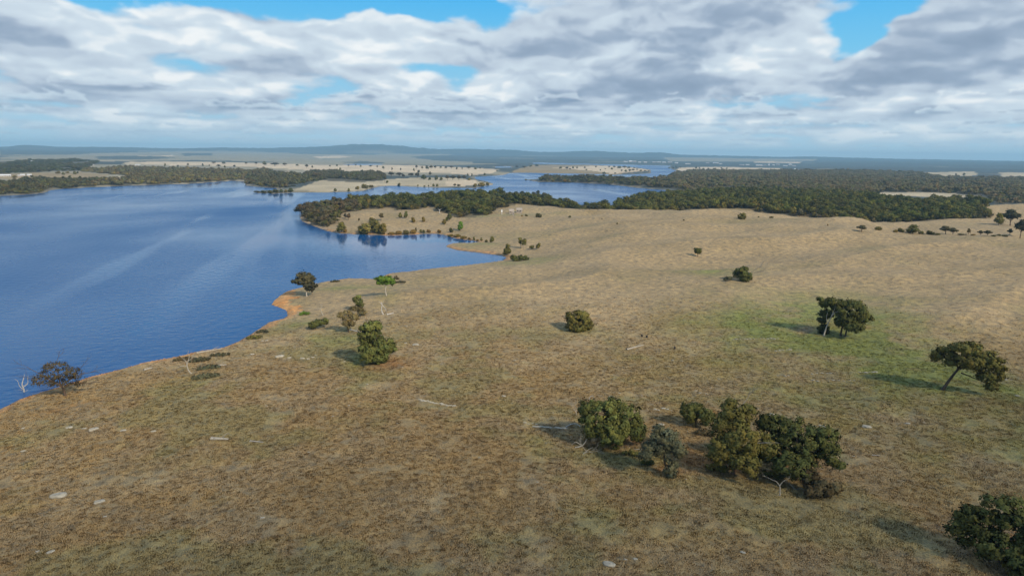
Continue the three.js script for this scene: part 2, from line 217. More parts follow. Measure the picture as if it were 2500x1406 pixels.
for (const g of [[2000, 800, 150, 44, 1.0], [2090, 862, 90, 30, 1.2], [1890, 835, 100, 30, .4], [2300, 965, 110, 30, .9], [2215, 915, 90, 36, .8], [1840, 850, 200, 50, .2], [1750, 810, 120, 40, .14], [820, 808, 90, 22, .6], [885, 870, 30, 40, .8], [700, 770, 50, 12, .7], [755, 765, 30, 8, .6], [860, 688, 60, 5, 1], [945, 725, 24, 12, .5], [1750, 690, 80, 8, .7], [1410, 812, 60, 10, .5], [1600, 1150, 120, 22, .5], [1900, 960, 300, 70, .25], [1330, 1110, 40, 30, .5], [2350, 1100, 250, 80, .3], [480, 915, 60, 16, .4], [1290, 632, 60, 10, .8], [1170, 585, 40, 5, .8], [1260, 532, 90, 4, .5], [420, 1110, 110, 26, .15], [1600, 1330, 200, 40, .15]]) spot(nearGreens, ...g);
for (const g of [[1500, 1105, 80, 13, 1], [1680, 1150, 50, 30, .8], [1790, 1180, 90, 14, 1], [1620, 1190, 30, 14, .7], [930, 895, 55, 9, .9], [960, 880, 40, 14, .5], [2440, 1385, 80, 20, .9], [1960, 1165, 70, 16, .7], [1935, 1190, 50, 14, .6], [160, 965, 40, 5, .5], [2070, 828, 50, 6, .6], [1750, 1035, 70, 12, .4]]) spot(nearSoils, ...g);
const BEACH = outline([655, 748, 664, 730, 690, 708, 712, 702, 716, 716, 712, 738, 716, 752, 735, 764, 712, 776, 690, 764]);
const sumSpots = (list, x, z) => { let s = 0; for (const [cx, cz, a, b, k, c, n] of list) { const dx = x - cx, dz = z - cz, u = (dx * c + dz * n) / a, v = (-dx * n + dz * c) / b, r2 = u * u + v * v; if (r2 < 6) s += k * Math.exp(-r2 * 0.8); } return s; };
function cover(x, z, sd, h) { // base colour of the ground, linear
  const r = Math.hypot(x, z);
  if (sd < 0) return [0.16, 0.125, 0.075];
  if (r < 1150) {
    const wob = fbm(x * 0.02, z * 0.02, 5, 0.55), fine = fbm(x * 0.11 + 9, z * 0.11, 4, 0.6), mid = fbm(x * 0.045 - 7, z * 0.045 + 3, 4, 0.55);
    // the stand nearest the camera is russet and olive, the grazed slopes beyond are straw
    const rough = smooth(-0.35, 0.35, (-z < 0 ? 1 : (235 + 0.15 * x + 60 * wob + 0.12 * Math.abs(x) - r) / 130));
    let c = mix3(STRAW, TAN, clamp(0.38 + 0.55 * wob + 0.45 * mid + 0.3 * fine));
    const wild = mix3(mix3(TAN, RUSSET, smooth(-0.35, 0.35, mid + 0.35 * fine)), OLIVE, smooth(-0.1, 0.55, fbm(x * 0.03 + 21, z * 0.03 - 4, 4, 0.55) + 0.4 * fine));
    c = mix3(c, wild, rough * 0.85);
    c = mix3(c, OLIVE, 0.4 * smooth(0.15, 0.7, fbm(x * 0.014 - 12, z * 0.014 + 7, 4, 0.55)) * (1 - rough));
    c = mix3(c, GREEN, clamp(sumSpots(nearGreens, x, z) * (0.75 + 0.55 * mid + 0.3 * fine), 0, 0.82));
    c = mix3(c, LITTER, clamp(sumSpots(nearSoils, x, z) * (0.8 + 0.6 * fine), 0, 0.9));
    if (sd < 14) { c = mix3(c, [0.44, 0.235, 0.095], 0.85 * smooth(5.2, 2.2, sd + 2.2 * mid)); c = mix3(c, [0.20, 0.14, 0.085], 0.8 * smooth(1.5, 0.7, sd)); }
    if (r > 600 && sd < 10) c = mix3(c, [0.42, 0.30, 0.19], 0.8 * smooth(5, 2, sd));
    if (inside(BEACH, x + 3 * fine, z + 3 * mid)) c = mix3(SOIL, [0.48, 0.27, 0.105], clamp(0.35 + fine));
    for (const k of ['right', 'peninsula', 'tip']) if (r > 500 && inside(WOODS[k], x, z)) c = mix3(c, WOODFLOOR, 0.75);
    const k = 1 + 0.15 * fine;
    return [c[0] * k, c[1] * k, c[2] * k];
  }
  const patch = fbm(x / 700 + 2, z / 700 - 8, 4, 0.5), tone = 1 + 0.22 * fbm(x / 90, z / 90, 3) * smooth(9000, 2000, r), az = Math.atan2(x, -z) / R;
  const woody = smooth(-12, 6, az) * 0.9 - 0.16 + 0.25 * smooth(6000, 14000, r) * smooth(-30, 0, az);
  let c = mix3(FARGRASS, FARWOOD, smooth(-0.12, 0.2, patch * 0.9 + woody + 0.35 * fbm(x / 2600 + 9, z / 2600, 3)));
  if (r > 11500) c = mix3(c, FARWOOD, 0.9 * smooth(11800, 12700, r + 500 * patch));
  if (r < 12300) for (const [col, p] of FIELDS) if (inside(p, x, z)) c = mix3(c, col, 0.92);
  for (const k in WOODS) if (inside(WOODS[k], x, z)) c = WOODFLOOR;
  if (sd < 16 && r < 4500) c = mix3(c, [0.36, 0.29, 0.19], 0.4 * smooth(14, 5, sd));
  return [c[0] * tone, c[1] * tone, c[2] * tone];
}

// ---------------------------------------------------------------- the ground: one sheet round the camera's foot, finer towards what the photograph shows
function tileNoise(N, octaves, base, seed, gain = 0.55) { // a square of noise that repeats without a seam
  const out = new Float32Array(N * N), r = RNG(seed);
  for (let o = 0, amp = 1, f = base; o < octaves; o++, amp *= gain, f *= 2) {
    const g = new Float32Array(f * f * 2); for (let i = 0; i < f * f; i++) { const a = r() * 6.2831853; g[2 * i] = Math.cos(a); g[2 * i + 1] = Math.sin(a); }
    for (let y = 0; y < N; y++) for (let x = 0; x < N; x++) {
      const u = x * f / N, v = y * f / N, ix = Math.floor(u), iy = Math.floor(v), fx = u - ix, fy = v - iy, jx = (ix + 1) % f, jy = (iy + 1) % f, s = fx * fx * (3 - 2 * fx), t = fy * fy * (3 - 2 * fy);
      const d = (i, j, p, q) => g[2 * (j * f + i)] * p + g[2 * (j * f + i) + 1] * q;
      out[y * N + x] += amp * 1.4 * lerp(lerp(d(ix, iy, fx, fy), d(jx, iy, fx - 1, fy), s), lerp(d(ix, jy, fx, fy - 1), d(jx, jy, fx - 1, fy - 1), s), t);
    }
  }
  return out;
}
function textureOf(N, fn, srgb) {
  const d = new Uint8Array(N * N * 4); const enc = (x) => 255 * (srgb ? (x <= 0.0031308 ? 12.92 * x : 1.055 * Math.pow(x, 1 / 2.4) - 0.055) : x);
  for (let i = 0; i < N * N; i++) { const c = fn(i, i % N, Math.floor(i / N)); d[4 * i] = enc(clamp(c[0])); d[4 * i + 1] = enc(clamp(c[1])); d[4 * i + 2] = enc(clamp(c[2])); d[4 * i + 3] = 255; }
  const t = new THREE.DataTexture(d, N, N); t.wrapS = t.wrapT = THREE.RepeatWrapping; t.magFilter = THREE.LinearFilter; t.minFilter = THREE.LinearMipmapLinearFilter; t.generateMipmaps = true; if (srgb) t.colorSpace = THREE.SRGBColorSpace; t.needsUpdate = true; return t;
}
const GRAIN = 41;   // metres the grass pattern takes before it repeats
const grainA = tileNoise(1024, 6, 16, 5, 0.72), grainB = tileNoise(1024, 3, 128, 6, 0.8);
const grassMap = textureOf(1024, (i) => { const a = grainA[i], b = grainB[i], k = 0.66 + 0.22 * a + 0.16 * b; return [k * (1 + 0.05 * a), k, k * (1 - 0.1 * a)]; }, true);
const grassBump = textureOf(1024, (i) => { const v = 0.5 + 0.3 * grainA[i] + 0.25 * grainB[i]; return [v, v, v]; });
const groundMat = new THREE.MeshStandardMaterial({ vertexColors: true, map: grassMap, bumpMap: grassBump, bumpScale: 0.22, roughness: 1 });
groundMat.name = 'dry grass';
{
  const radii = [0.5, 4, 10]; let r = 10;
  while (r < 17500) { r += r < 84 ? 3 : clamp(r * r * 1.95e-5, 0.75, r * 0.035); radii.push(r); }
  const angles = []; for (let a = -48; a <= 48.001; a += 0.15) angles.push(a); for (let a = 52; a < 311; a += 4) angles.push(a);
  const n = angles.length, m = radii.length, pos = new Float32Array(n * m * 3), col = new Float32Array(n * m * 3), uv = new Float32Array(n * m * 2), index = [];
  for (let j = 0; j < m; j++) for (let i = 0; i < n; i++) {
    const a = angles[i] * R, x = Math.sin(a) * radii[j], z = -Math.cos(a) * radii[j], k = j * n + i;
    const out = Math.abs(angles[i]) > 48, sd = out || radii[j] > 14500 ? 400 : shoreSide(x, z), h = out && radii[j] < 14500 ? (radii[j] > 1500 || angles[i] > 180 ? 6 : 6) : height(x, z, sd);
    const wet = angles[i] > 250 && radii[j] < 1400 ? shoreSide(x, z) : sd;
    pos.set([x, wet < 0 ? height(x, z, wet) : h, z], 3 * k); col.set(cover(x, z, wet, h).map((v) => v / 0.66), 3 * k); uv.set([x / GRAIN, -z / GRAIN], 2 * k);
  }
  for (let j = 0; j < m - 1; j++) for (let i = 0; i < n; i++) { const i1 = (i + 1) % n, a = j * n + i, b = j * n + i1, c = a + n, d = b + n; index.push(a, b, d, a, d, c); }
  const g = new THREE.BufferGeometry();
  g.setAttribute('position', new THREE.BufferAttribute(pos, 3)); g.setAttribute('color', new THREE.BufferAttribute(col, 3)); g.setAttribute('uv', new THREE.BufferAttribute(uv, 2)); g.setIndex(index); g.computeVertexNormals();
  if (g.attributes.normal.getY(n * 20 + 5) < 0) throw new Error('ground faces down');
  const o = new THREE.Mesh(g, groundMat); o.name = 'ground'; o.userData.kind = 'structure'; o.receiveShadow = true; o.castShadow = true; scene.add(o);
  console.log('ground', n, m, index.length / 3);
}

// ---------------------------------------------------------------- the lake
{
  const N = 512, a = tileNoise(N, 4, 16, 31, 0.62), b = tileNoise(N, 3, 32, 32, 0.7), X0 = -3200, X1 = 3400, Z0 = -12500, Z1 = 200;
  const cove = ground0(1040, 598), bay = ground0(880, 590);
  // gusts ruffle the water, slicks lie along the wind, the cove is still
  const slick = (x, z) => { const along = -x * 0.24 - z * 0.97, across = x * 0.97 - z * 0.24; return smooth(0.28, 0.72, fbm(along / 520 + 3.4, across / 46 - 5, 4, 0.5) + 0.25 * noise(x / 300, z / 300)); };
  const gust = (x, z) => fbm(x / 240 - 8, z / 330 + 4, 4, 0.55);
  const calm = (x, z) => Math.max(Math.exp(-(((x - cove[0]) / 75) ** 2 + ((z - cove[1]) / 60) ** 2)), 0.8 * Math.exp(-(((x - bay[0]) / 90) ** 2 + ((z - bay[1]) / 45) ** 2)));
  const XA = -900, XB = 124, ZA = -1020, ZB = 4, W = 2048, sample = (t, x, y) => t[(((Math.floor(y * N) % N) + N) % N) * N + (((Math.floor(x * N) % N) + N) % N)];
  const ripples = textureOf(W, (i, px, py) => {
    const x = lerp(XA, XB, (px + 0.5) / W), z = lerp(ZB, ZA, (py + 0.5) / W), edges = smooth(XA, XA + 120, x) * smooth(ZA, ZA + 250, z);
    const amp = edges * (0.75 + 0.55 * gust(x, z)) * (1 - 0.42 * slick(x, z)) * (1 - 0.94 * calm(x, z)), u = x * 0.97 - z * 0.24, v = -x * 0.24 - z * 0.97;
    const h = 0.5 + clamp(amp, 0, 1.2) * (0.34 * sample(a, u / 62, v / 43) + 0.15 * sample(b, x / 37 + 0.3, z / 33)); return [h, h, h];
  });
  ripples.wrapS = ripples.wrapT = THREE.ClampToEdgeWrapping;
  ripples.repeat.set((X1 - X0) / (XB - XA), (Z1 - Z0) / (ZB - ZA)); ripples.offset.set((X0 - XA) / (XB - XA), (ZB - Z1) / (ZB - ZA));
  const roughness = textureOf(W, (i, px, py) => {
    const x = lerp(X0, X1, (px + 0.5) / W), z = lerp(Z1, Z0, (py + 0.5) / W);
    return [0, clamp((0.25 + 0.16 * gust(x, z)) * (1 - 0.42 * slick(x, z)) * (1 - 0.85 * calm(x, z)), 0.02, 0.45), 0];
  });
  roughness.wrapS = roughness.wrapT = THREE.ClampToEdgeWrapping;
  const g = new THREE.PlaneGeometry(X1 - X0, Z1 - Z0); g.rotateX(-Math.PI / 2); g.translate((X0 + X1) / 2, 0, (Z0 + Z1) / 2);
  const water = new THREE.MeshPhysicalMaterial({ color: new THREE.Color(0.001, 0.070, 0.215), specularIntensity: 0.45, roughness: 1, roughnessMap: roughness, bumpMap: ripples, bumpScale: 0.42, ior: 1.33 });
  water.name = 'lake water';
  const o = new THREE.Mesh(g, water); o.name = 'water'; o.userData.kind = 'structure'; o.receiveShadow = true; scene.add(o);
}
scene.fog = new THREE.FogExp2(new THREE.Color(0.42, 0.75, 1.0), 7.5e-5);

// ---------------------------------------------------------------- naming
const taken = {};
const numbered = (name) => { const n = taken[name] = (taken[name] ?? -1) + 1; return n ? `${name}_${String(n).padStart(3, '0')}` : name; };
function tag(o, label, category, group) { o.userData.label = label; o.userData.category = category; if (group) o.userData.group = group; return o; }
function thing(name, label, category, p, turn = 0, group) { const o = new THREE.Group(); o.name = numbered(name); o.position.set(p.x, p.y, p.z); o.rotation.y = turn; tag(o, label, category, group); scene.add(o); return o; }
function part(name, geometry, mat, parent) { const o = new THREE.Mesh(geometry, mat); o.name = name; o.castShadow = o.receiveShadow = true; parent.add(o); return o; }

// ---------------------------------------------------------------- foliage, bark and dead wood
const leafMat = new THREE.MeshPhysicalMaterial({ vertexColors: true, roughness: 0.8, specularIntensity: 0.25, side: THREE.DoubleSide }); leafMat.name = 'leaves';
const barkN = tileNoise(128, 4, 4, 91), barkTex = textureOf(128, (i) => { const k = 0.75 + 0.35 * barkN[i]; return [k, k * 0.97, k * 0.93]; }, true);
const bark = (r, g, b) => new THREE.MeshStandardMaterial({ color: new THREE.Color(r, g, b), map: barkTex, bumpMap: barkTex, bumpScale: 0.05, roughness: 0.95 });
const BARK = { brown: bark(0.13, 0.085, 0.055), grey: bark(0.30, 0.27, 0.225), pale: bark(0.55, 0.50, 0.43), dead: bark(0.46, 0.42, 0.35), white: bark(0.58, 0.56, 0.52), dark: bark(0.07, 0.055, 0.04) };
class Leaves { // grows lists of leaf sprays: folded diamonds, bent outwards so that a clump shades as one
  constructor(seed) { this.p = []; this.n = []; this.c = []; this.i = []; this.r = RNG(seed); }
  dir() { const r = this.r, y = 2 * r() - 1, a = r() * 6.2831853, s = Math.sqrt(1 - y * y); return [Math.cos(a) * s, y, Math.sin(a) * s]; }
  leaf(x, y, z, nx, ny, nz, size, col) {
    const r = this.r, d = this.dir(), turn = d[0] * nx + d[1] * ny + d[2] * nz < 0 ? -0.85 : 0.85, fx = nx + d[0] * turn, fy = ny + d[1] * turn, fz = nz + d[2] * turn, fl = Math.hypot(fx, fy, fz) || 1;
    const e = this.dir(); let ax = e[1] * fz - e[2] * fy, ay = e[2] * fx - e[0] * fz, az = e[0] * fy - e[1] * fx; const al = Math.hypot(ax, ay, az) || 1; ax /= al; ay /= al; az /= al;
    const bx = (ay * fz - az * fy) / fl, by = (az * fx - ax * fz) / fl, bz = (ax * fy - ay * fx) / fl, L = size * (0.7 + 0.6 * r()), w = L * (0.4 + 0.25 * r()), k = this.p.length / 3;
    this.p.push(x + ax * L, y + ay * L, z + az * L, x + bx * w, y + by * w, z + bz * w, x - ax * L, y - ay * L, z - az * L, x - bx * w, y - by * w, z - bz * w);
    for (let q = 0; q < 4; q++) { this.n.push(nx, ny, nz); this.c.push(...col); }
    this.i.push(k, k + 2, k + 1, k, k + 3, k + 2);
  }
  // blobs: [x, y, z, rx, ry, rz, tone]; clumps of radius clump carry leaves each
  grow(blobs, { color, leaf = 0.3, clump = 1, leaves = 60, fill = 1, tint = 0.28, flat = 0.8, floor = -0.2 }) {
    const r = this.r;
    for (const b of blobs) {
      const mean = (b[3] + b[4] + b[5]) / 3, cr = Math.min(clump, mean * 0.55), in3 = Math.max(b[3] - cr * 0.75, b[3] * 0.4), in4 = Math.max(b[4] - cr * 0.65, b[4] * 0.4), in5 = Math.max(b[5] - cr * 0.75, b[5] * 0.4), n = Math.max(4, Math.round(fill * 4.6 * (mean / cr) ** 2));
      for (let k = 0; k < n; k++) {
        const d = this.dir(), rad = 0.55 + 0.5 * Math.sqrt(r()), lump = 1 + 0.34 * noise(d[0] * 2.4 + b[0], d[2] * 2.4 + d[1] * 2.1 + b[1]);
        const cx = b[0] + d[0] * in3 * rad * lump, cy = b[1] + d[1] * in4 * rad * lump, cz = b[2] + d[2] * in5 * rad * lump;
        if (cy < floor) continue;
        if (blobs.some((o) => o !== b && ((cx - o[0]) / o[3]) ** 2 + ((cy - o[1]) / o[4]) ** 2 + ((cz - o[2]) / o[5]) ** 2 < 0.3)) continue;
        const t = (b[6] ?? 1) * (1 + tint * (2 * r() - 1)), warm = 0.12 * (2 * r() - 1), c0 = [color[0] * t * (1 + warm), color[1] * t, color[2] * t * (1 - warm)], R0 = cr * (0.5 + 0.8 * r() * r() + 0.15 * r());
        const ox = d[0] / b[3], oy = d[1] / b[4], oz = d[2] / b[5], ol = Math.hypot(ox, oy, oz);
        for (let q = 0; q < leaves; q++) {
          const e = this.dir(), s = R0 * (r() < 0.2 ? 0.85 + 0.8 * r() : 0.35 + 0.7 * r()), nx = e[0] * 0.75 + ox / ol * 0.6, ny = e[1] * 0.75 + oy / ol * 0.6 + 0.15, nz = e[2] * 0.75 + oz / ol * 0.6, nl = Math.hypot(nx, ny, nz) || 1, v = 0.85 + 0.3 * r();
          this.leaf(cx + e[0] * s, cy + e[1] * s * flat, cz + e[2] * s, nx / nl, ny / nl, nz / nl, leaf, [c0[0] * v, c0[1] * v, c0[2] * v]);
        }
      }
    }
    return this;
  }
  geometry() {
    const g = new THREE.BufferGeometry(); g.setAttribute('position', new THREE.Float32BufferAttribute(this.p, 3)); g.setAttribute('normal', new THREE.Float32BufferAttribute(this.n, 3)); g.setAttribute('color', new THREE.Float32BufferAttribute(this.c, 3)); g.setIndex(this.i); return g;
  }
}
function limbGeometry(points, r0, r1, sides = 7) { // a tapered, slightly crooked tube through the points, closed at its tip
  const curve = new THREE.CatmullRomCurve3(points.map((p) => new THREE.Vector3(...p))), n = Math.max(5, points.length * 3), pos = [], uv = [], idx = [], len = curve.getLength(), f = curve.computeFrenetFrames(n, false);
  for (let i = 0; i <= n; i++) { const t = i / n, c = curve.getPointAt(t), r = lerp(r0, r1, Math.pow(t, 0.8)) * (1 + 0.1 * noise(t * 7, r0 * 31)) * (i === 0 ? 1.35 : 1); for (let k = 0; k <= sides; k++) { const a = k / sides * 6.2831853, v = f.normals[i].clone().multiplyScalar(Math.cos(a) * r).addScaledVector(f.binormals[i], Math.sin(a) * r); pos.push(c.x + v.x, c.y + v.y, c.z + v.z); uv.push(k / sides * 2, t * len / 2); } }
  for (let i = 0; i < n; i++) for (let k = 0; k < sides; k++) { const a = i * (sides + 1) + k, b = a + sides + 1; idx.push(a, a + 1, b, a + 1, b + 1, b); }
  const tip = pos.length / 3, e = curve.getPointAt(1); pos.push(e.x, e.y, e.z); uv.push(0, len); for (let k = 0; k < sides; k++) idx.push(n * (sides + 1) + k, n * (sides + 1) + k + 1, tip);
  const g = new THREE.BufferGeometry(); g.setAttribute('position', new THREE.Float32BufferAttribute(pos, 3)); g.setAttribute('uv', new THREE.Float32BufferAttribute(uv, 2)); g.setIndex(idx); g.computeVertexNormals(); return g;
}
// twigs that fork from a start in a direction
function fork(rng, p, d, len, rad, depth, out, spread = 0.7, up = 0.1) {
  const pts = [p]; let q = p, e = d;
  for (let i = 0; i < 3; i++) { e = [e[0] + (rng() - 0.5) * 0.45, e[1] + (rng() - 0.5) * 0.35 + up * 0.3, e[2] + (rng() - 0.5) * 0.45]; const l = Math.hypot(...e); e = e.map((v) => v / l); q = [q[0] + e[0] * len / 3, q[1] + e[1] * len / 3, q[2] + e[2] * len / 3]; pts.push(q); }
  out.push([pts, rad, rad * (depth ? 0.6 : 0.25)]);
  if (depth > 0) for (let k = 0; k < 2 + (rng() < 0.4); k++) { const s = pts[k === 0 ? 3 : 2]; fork(rng, s, [e[0] + (rng() - 0.5) * 2 * spread, e[1] + (rng() - 0.4) * spread, e[2] + (rng() - 0.5) * 2 * spread], len * (0.6 + 0.2 * rng()), rad * 0.58, depth - 1, out, spread, up); }
}
const TONES = { green: [0.112, 0.118, 0.030], dark: [0.078, 0.082, 0.022], grey: [0.125, 0.124, 0.066], brown: [0.125, 0.094, 0.042], bright: [0.120, 0.195, 0.024], olive: [0.145, 0.126, 0.031], dusky: [0.084, 0.078, 0.040], straw: [0.23, 0.180, 0.074] };
let seedOf = 100;
// a tree of its own: outlines of crown and limbs in pixels of the photograph, placed and sized where its foot stands
function tree(name, label, category, o) {
  const P = at(...o.base), s = Math.sin(P.dip), c = Math.cos(P.dip), m = P.m, seed = ++seedOf;
  const to = (px, py, dz = 0) => [(px - o.base[0]) * m, ((o.base[1] - py) * m + dz * s) / c, dz];
  const g = thing(name, label, category, P, -P.az, o.group);
  if (o.crown) {
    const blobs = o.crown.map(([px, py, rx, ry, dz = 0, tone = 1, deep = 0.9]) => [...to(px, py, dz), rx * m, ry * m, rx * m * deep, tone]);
    const L = new Leaves(seed).grow(blobs, { color: TONES[o.tone ?? 'green'], leaf: o.leaf ?? 0.34, clump: (o.clump ?? 1.2) * 0.85, leaves: Math.round((o.leaves ?? 70) * 0.62), fill: (o.fill ?? 1) * 0.98, tint: o.tint, flat: o.flat, floor: o.floor ?? -0.3 });
    part('crown', L.geometry(), leafMat, g);
  }
  (o.wood ?? []).forEach((w, k) => { const [r0, r1, ...pts] = w; part(k ? 'limb' : 'trunk', limbGeometry(pts.map((p) => to(...p)), r0, r1), BARK[o.bark ?? 'brown'], g); });
  if (o.twigs) { const rng = RNG(seed + 5); for (const [px, py, dx, dy, len, rad, depth, dz = 0] of o.twigs) { const out = []; fork(rng, to(px, py, dz), [dx, dy, (rng() - 0.5) * 0.6], len, rad, depth, out, o.spread ?? 0.7); part('branch', mergeGeometries(out.map(([p, a, b]) => limbGeometry(p, a, b, 5))), BARK[o.twigBark ?? o.bark ?? 'brown'], g); } }
  return g;
}

// ---------------------------------------------------------------- trees that stand apart, nearest first
tree('tree', 'big dark bushy tree cut off by the bottom right corner', 'tree', { base: [2445, 1372], tone: 'dark', clump: 1.1, leaf: 0.26, leaves: 110, wood: [[0.4, 0.2, [2445, 1372], [2440, 1340], [2436, 1300]], [0.2, 0.08, [2440, 1340], [2480, 1300], [2500, 1280]]],
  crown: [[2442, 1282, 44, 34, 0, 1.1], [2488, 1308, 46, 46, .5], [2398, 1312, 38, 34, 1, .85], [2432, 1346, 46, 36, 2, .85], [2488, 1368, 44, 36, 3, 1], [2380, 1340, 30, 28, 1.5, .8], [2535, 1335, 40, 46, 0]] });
tree('bush', 'large rounded grey green bush, leftmost of the near thicket, beside fallen pale branches', 'bush', { base: [1490, 1085], tone: 'green', clump: 1.05, leaf: 0.26, leaves: 100, wood: [[0.3, 0.12, [1490, 1085], [1486, 1060], [1480, 1030]], [0.2, 0.08, [1488, 1070], [1520, 1040], [1540, 1025]]],
  crown: [[1470, 1025, 54, 46, 0, 1.15], [1520, 1025, 46, 42, 0], [1495, 1060, 46, 34, 2.5, 1.1], [1440, 1010, 32, 30, -.5, .85], [1550, 1050, 24, 28, .5, .75], [1495, 1000, 34, 26, -2, .95], [1445, 1055, 24, 24, 2, .8]] });
tree('bush', 'grey leaved bush narrowing to the ground, frontmost in the near thicket', 'bush', { base: [1630, 1160], tone: 'grey', clump: 0.85, leaf: 0.22, leaves: 100, wood: [[0.22, 0.1, [1630, 1160], [1622, 1130], [1618, 1095]]],
  crown: [[1618, 1085, 36, 34, 0, .85], [1650, 1095, 24, 28, .5, .9], [1592, 1105, 26, 22, .5, .75], [1635, 1145, 20, 28, 1, .95], [1605, 1065, 20, 18, -1, .8], [1580, 1120, 18, 16, 1.5, .7]] });
tree('bush', 'small dark bush at the back of the near thicket', 'bush', { base: [1700, 1042], tone: 'dark', clump: 0.9, leaf: 0.26, leaves: 90, crown: [[1685, 1012, 24, 24, 0, 1.15], [1718, 1018, 24, 22, .5, 1.1], [1700, 1000, 22, 16, -1, 1.1], [1672, 1005, 12, 17, 0, .9]], wood: [[0.2, 0.1, [1700, 1042], [1698, 1030], [1696, 1015]]] });
tree('tree', 'tall olive tree in the middle of the near thicket, bare twigs on top', 'tree', { base: [1790, 1158], tone: 'olive', clump: 1.05, leaf: 0.26, leaves: 100, wood: [[0.35, 0.15, [1790, 1158], [1793, 1110], [1790, 1060]], [0.18, 0.08, [1792, 1110], [1830, 1080], [1855, 1070]]], twigs: [[1800, 1005, .5, .9, 2.2, 0.05, 2, 0], [1835, 1085, .8, .2, 2, 0.05, 2, 3]], twigBark: 'pale',
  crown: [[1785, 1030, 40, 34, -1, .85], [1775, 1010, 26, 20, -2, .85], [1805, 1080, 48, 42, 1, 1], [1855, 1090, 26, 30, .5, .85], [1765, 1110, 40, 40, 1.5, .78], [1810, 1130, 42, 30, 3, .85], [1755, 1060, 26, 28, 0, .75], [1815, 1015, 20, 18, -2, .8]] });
tree('tree', 'broad dark tree at the right end of the near thicket', 'tree', { base: [1945, 1170], tone: 'dark', clump: 1.15, leaf: 0.27, leaves: 100, wood: [[0.38, 0.16, [1945, 1170], [1942, 1130], [1938, 1080]], [0.2, 0.08, [1943, 1140], [1985, 1100], [2005, 1080]]],
  crown: [[1900, 1070, 44, 36, -1, .9], [1945, 1085, 52, 44, 0, 1.15], [1995, 1075, 32, 34, 0, 1.1], [1940, 1140, 54, 32, 3, 1.2], [1870, 1060, 24, 26, -1, .8], [2005, 1110, 34, 26, 1, 1.1], [1885, 1120, 34, 34, 1.5, .75], [2025, 1125, 16, 12, 1, 1.15]] });
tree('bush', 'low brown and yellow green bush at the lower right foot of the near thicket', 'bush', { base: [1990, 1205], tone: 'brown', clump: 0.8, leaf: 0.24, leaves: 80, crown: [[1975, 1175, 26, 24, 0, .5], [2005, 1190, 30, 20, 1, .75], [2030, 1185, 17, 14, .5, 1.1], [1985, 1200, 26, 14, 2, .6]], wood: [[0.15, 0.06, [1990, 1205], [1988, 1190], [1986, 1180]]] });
tree('tree', 'lone leaning tree with an umbrella crown on the right hand slope', 'tree', { base: [2303, 952], tone: 'olive', clump: 0.95, leaf: 0.3, leaves: 70, bark: 'dark', wood: [[0.42, 0.2, [2303, 952], [2312, 930], [2324, 905], [2330, 890]], [0.2, 0.07, [2324, 908], [2318, 885], [2302, 872]], [0.22, 0.07, [2326, 905], [2345, 890], [2362, 872]], [0.16, 0.06, [2330, 912], [2352, 918], [2376, 926], [2392, 940]], [0.13, 0.05, [2330, 892], [2336, 870], [2338, 858]]],
  crown: [[2335, 862, 34, 15, 0, 1], [2298, 878, 24, 15, 0, .85], [2285, 886, 14, 14, 0, .8], [2365, 880, 30, 24, 0, 1], [2390, 888, 17, 20, 0, .95], [2340, 885, 30, 20, 1.5, .85], [2375, 912, 24, 14, .5, .75], [2384, 930, 14, 10, 0, .8], [2310, 895, 16, 9, 1, .9], [2392, 908, 12, 10, 0, 1]] });
tree('tree', 'dense dark tree on short trunks, right one of the pair on green grass', 'tree', { base: [2062, 822], tone: 'dark', clump: 1.2, leaf: 0.36, leaves: 80, bark: 'dark', wood: [[0.35, 0.2, [2055, 821], [2056, 805], [2062, 785]], [0.3, 0.18, [2064, 823], [2066, 806], [2072, 790]], [0.2, 0.09, [2064, 800], [2085, 784], [2100, 778]]],
  crown: [[2070, 765, 34, 26, 0, 1], [2085, 770, 24, 26, 0, 1.1], [2100, 775, 17, 12, 0, 1.15], [2060, 785, 24, 20, 1, .85], [2080, 797, 26, 16, 1.5, 1], [2048, 758, 20, 18, -1, .9], [2075, 750, 22, 12, -1, 1]] });
tree('tree', 'tree with bare pale limbs, left one of the pair on green grass', 'tree', { base: [2012, 820], tone: 'dark', clump: 1.0, leaf: 0.34, leaves: 70, bark: 'pale', wood: [[0.24, 0.12, [2012, 820], [2016, 800], [2022, 780], [2028, 765]], [0.14, 0.05, [2022, 780], [2028, 760], [2031, 740]], [0.14, 0.05, [2026, 772], [2040, 758], [2052, 752]], [0.12, 0.05, [2018, 795], [2014, 778], [2015, 768]], [0.12, 0.05, [2030, 765], [2044, 764], [2054, 770]]],
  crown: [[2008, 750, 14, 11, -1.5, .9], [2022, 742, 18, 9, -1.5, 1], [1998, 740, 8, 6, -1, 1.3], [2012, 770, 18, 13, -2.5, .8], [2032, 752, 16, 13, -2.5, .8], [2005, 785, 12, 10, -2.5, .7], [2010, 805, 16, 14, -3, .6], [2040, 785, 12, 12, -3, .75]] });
tree('bush', 'round solitary olive bush alone in the middle of the paddock', 'bush', { base: [1411, 806], tone: 'olive', clump: 1.1, leaf: 0.34, leaves: 90, crown: [[1411, 784, 33, 27, 0, .95], [1400, 770, 22, 14, -1, 1], [1424, 775, 20, 18, 0, 1.05], [1437, 795, 12, 10, .5, .75], [1398, 798, 20, 14, 1.5, .8], [1415, 800, 20, 12, 2, .85]], wood: [[0.3, 0.15, [1411, 806], [1410, 798], [1411, 788]]] });
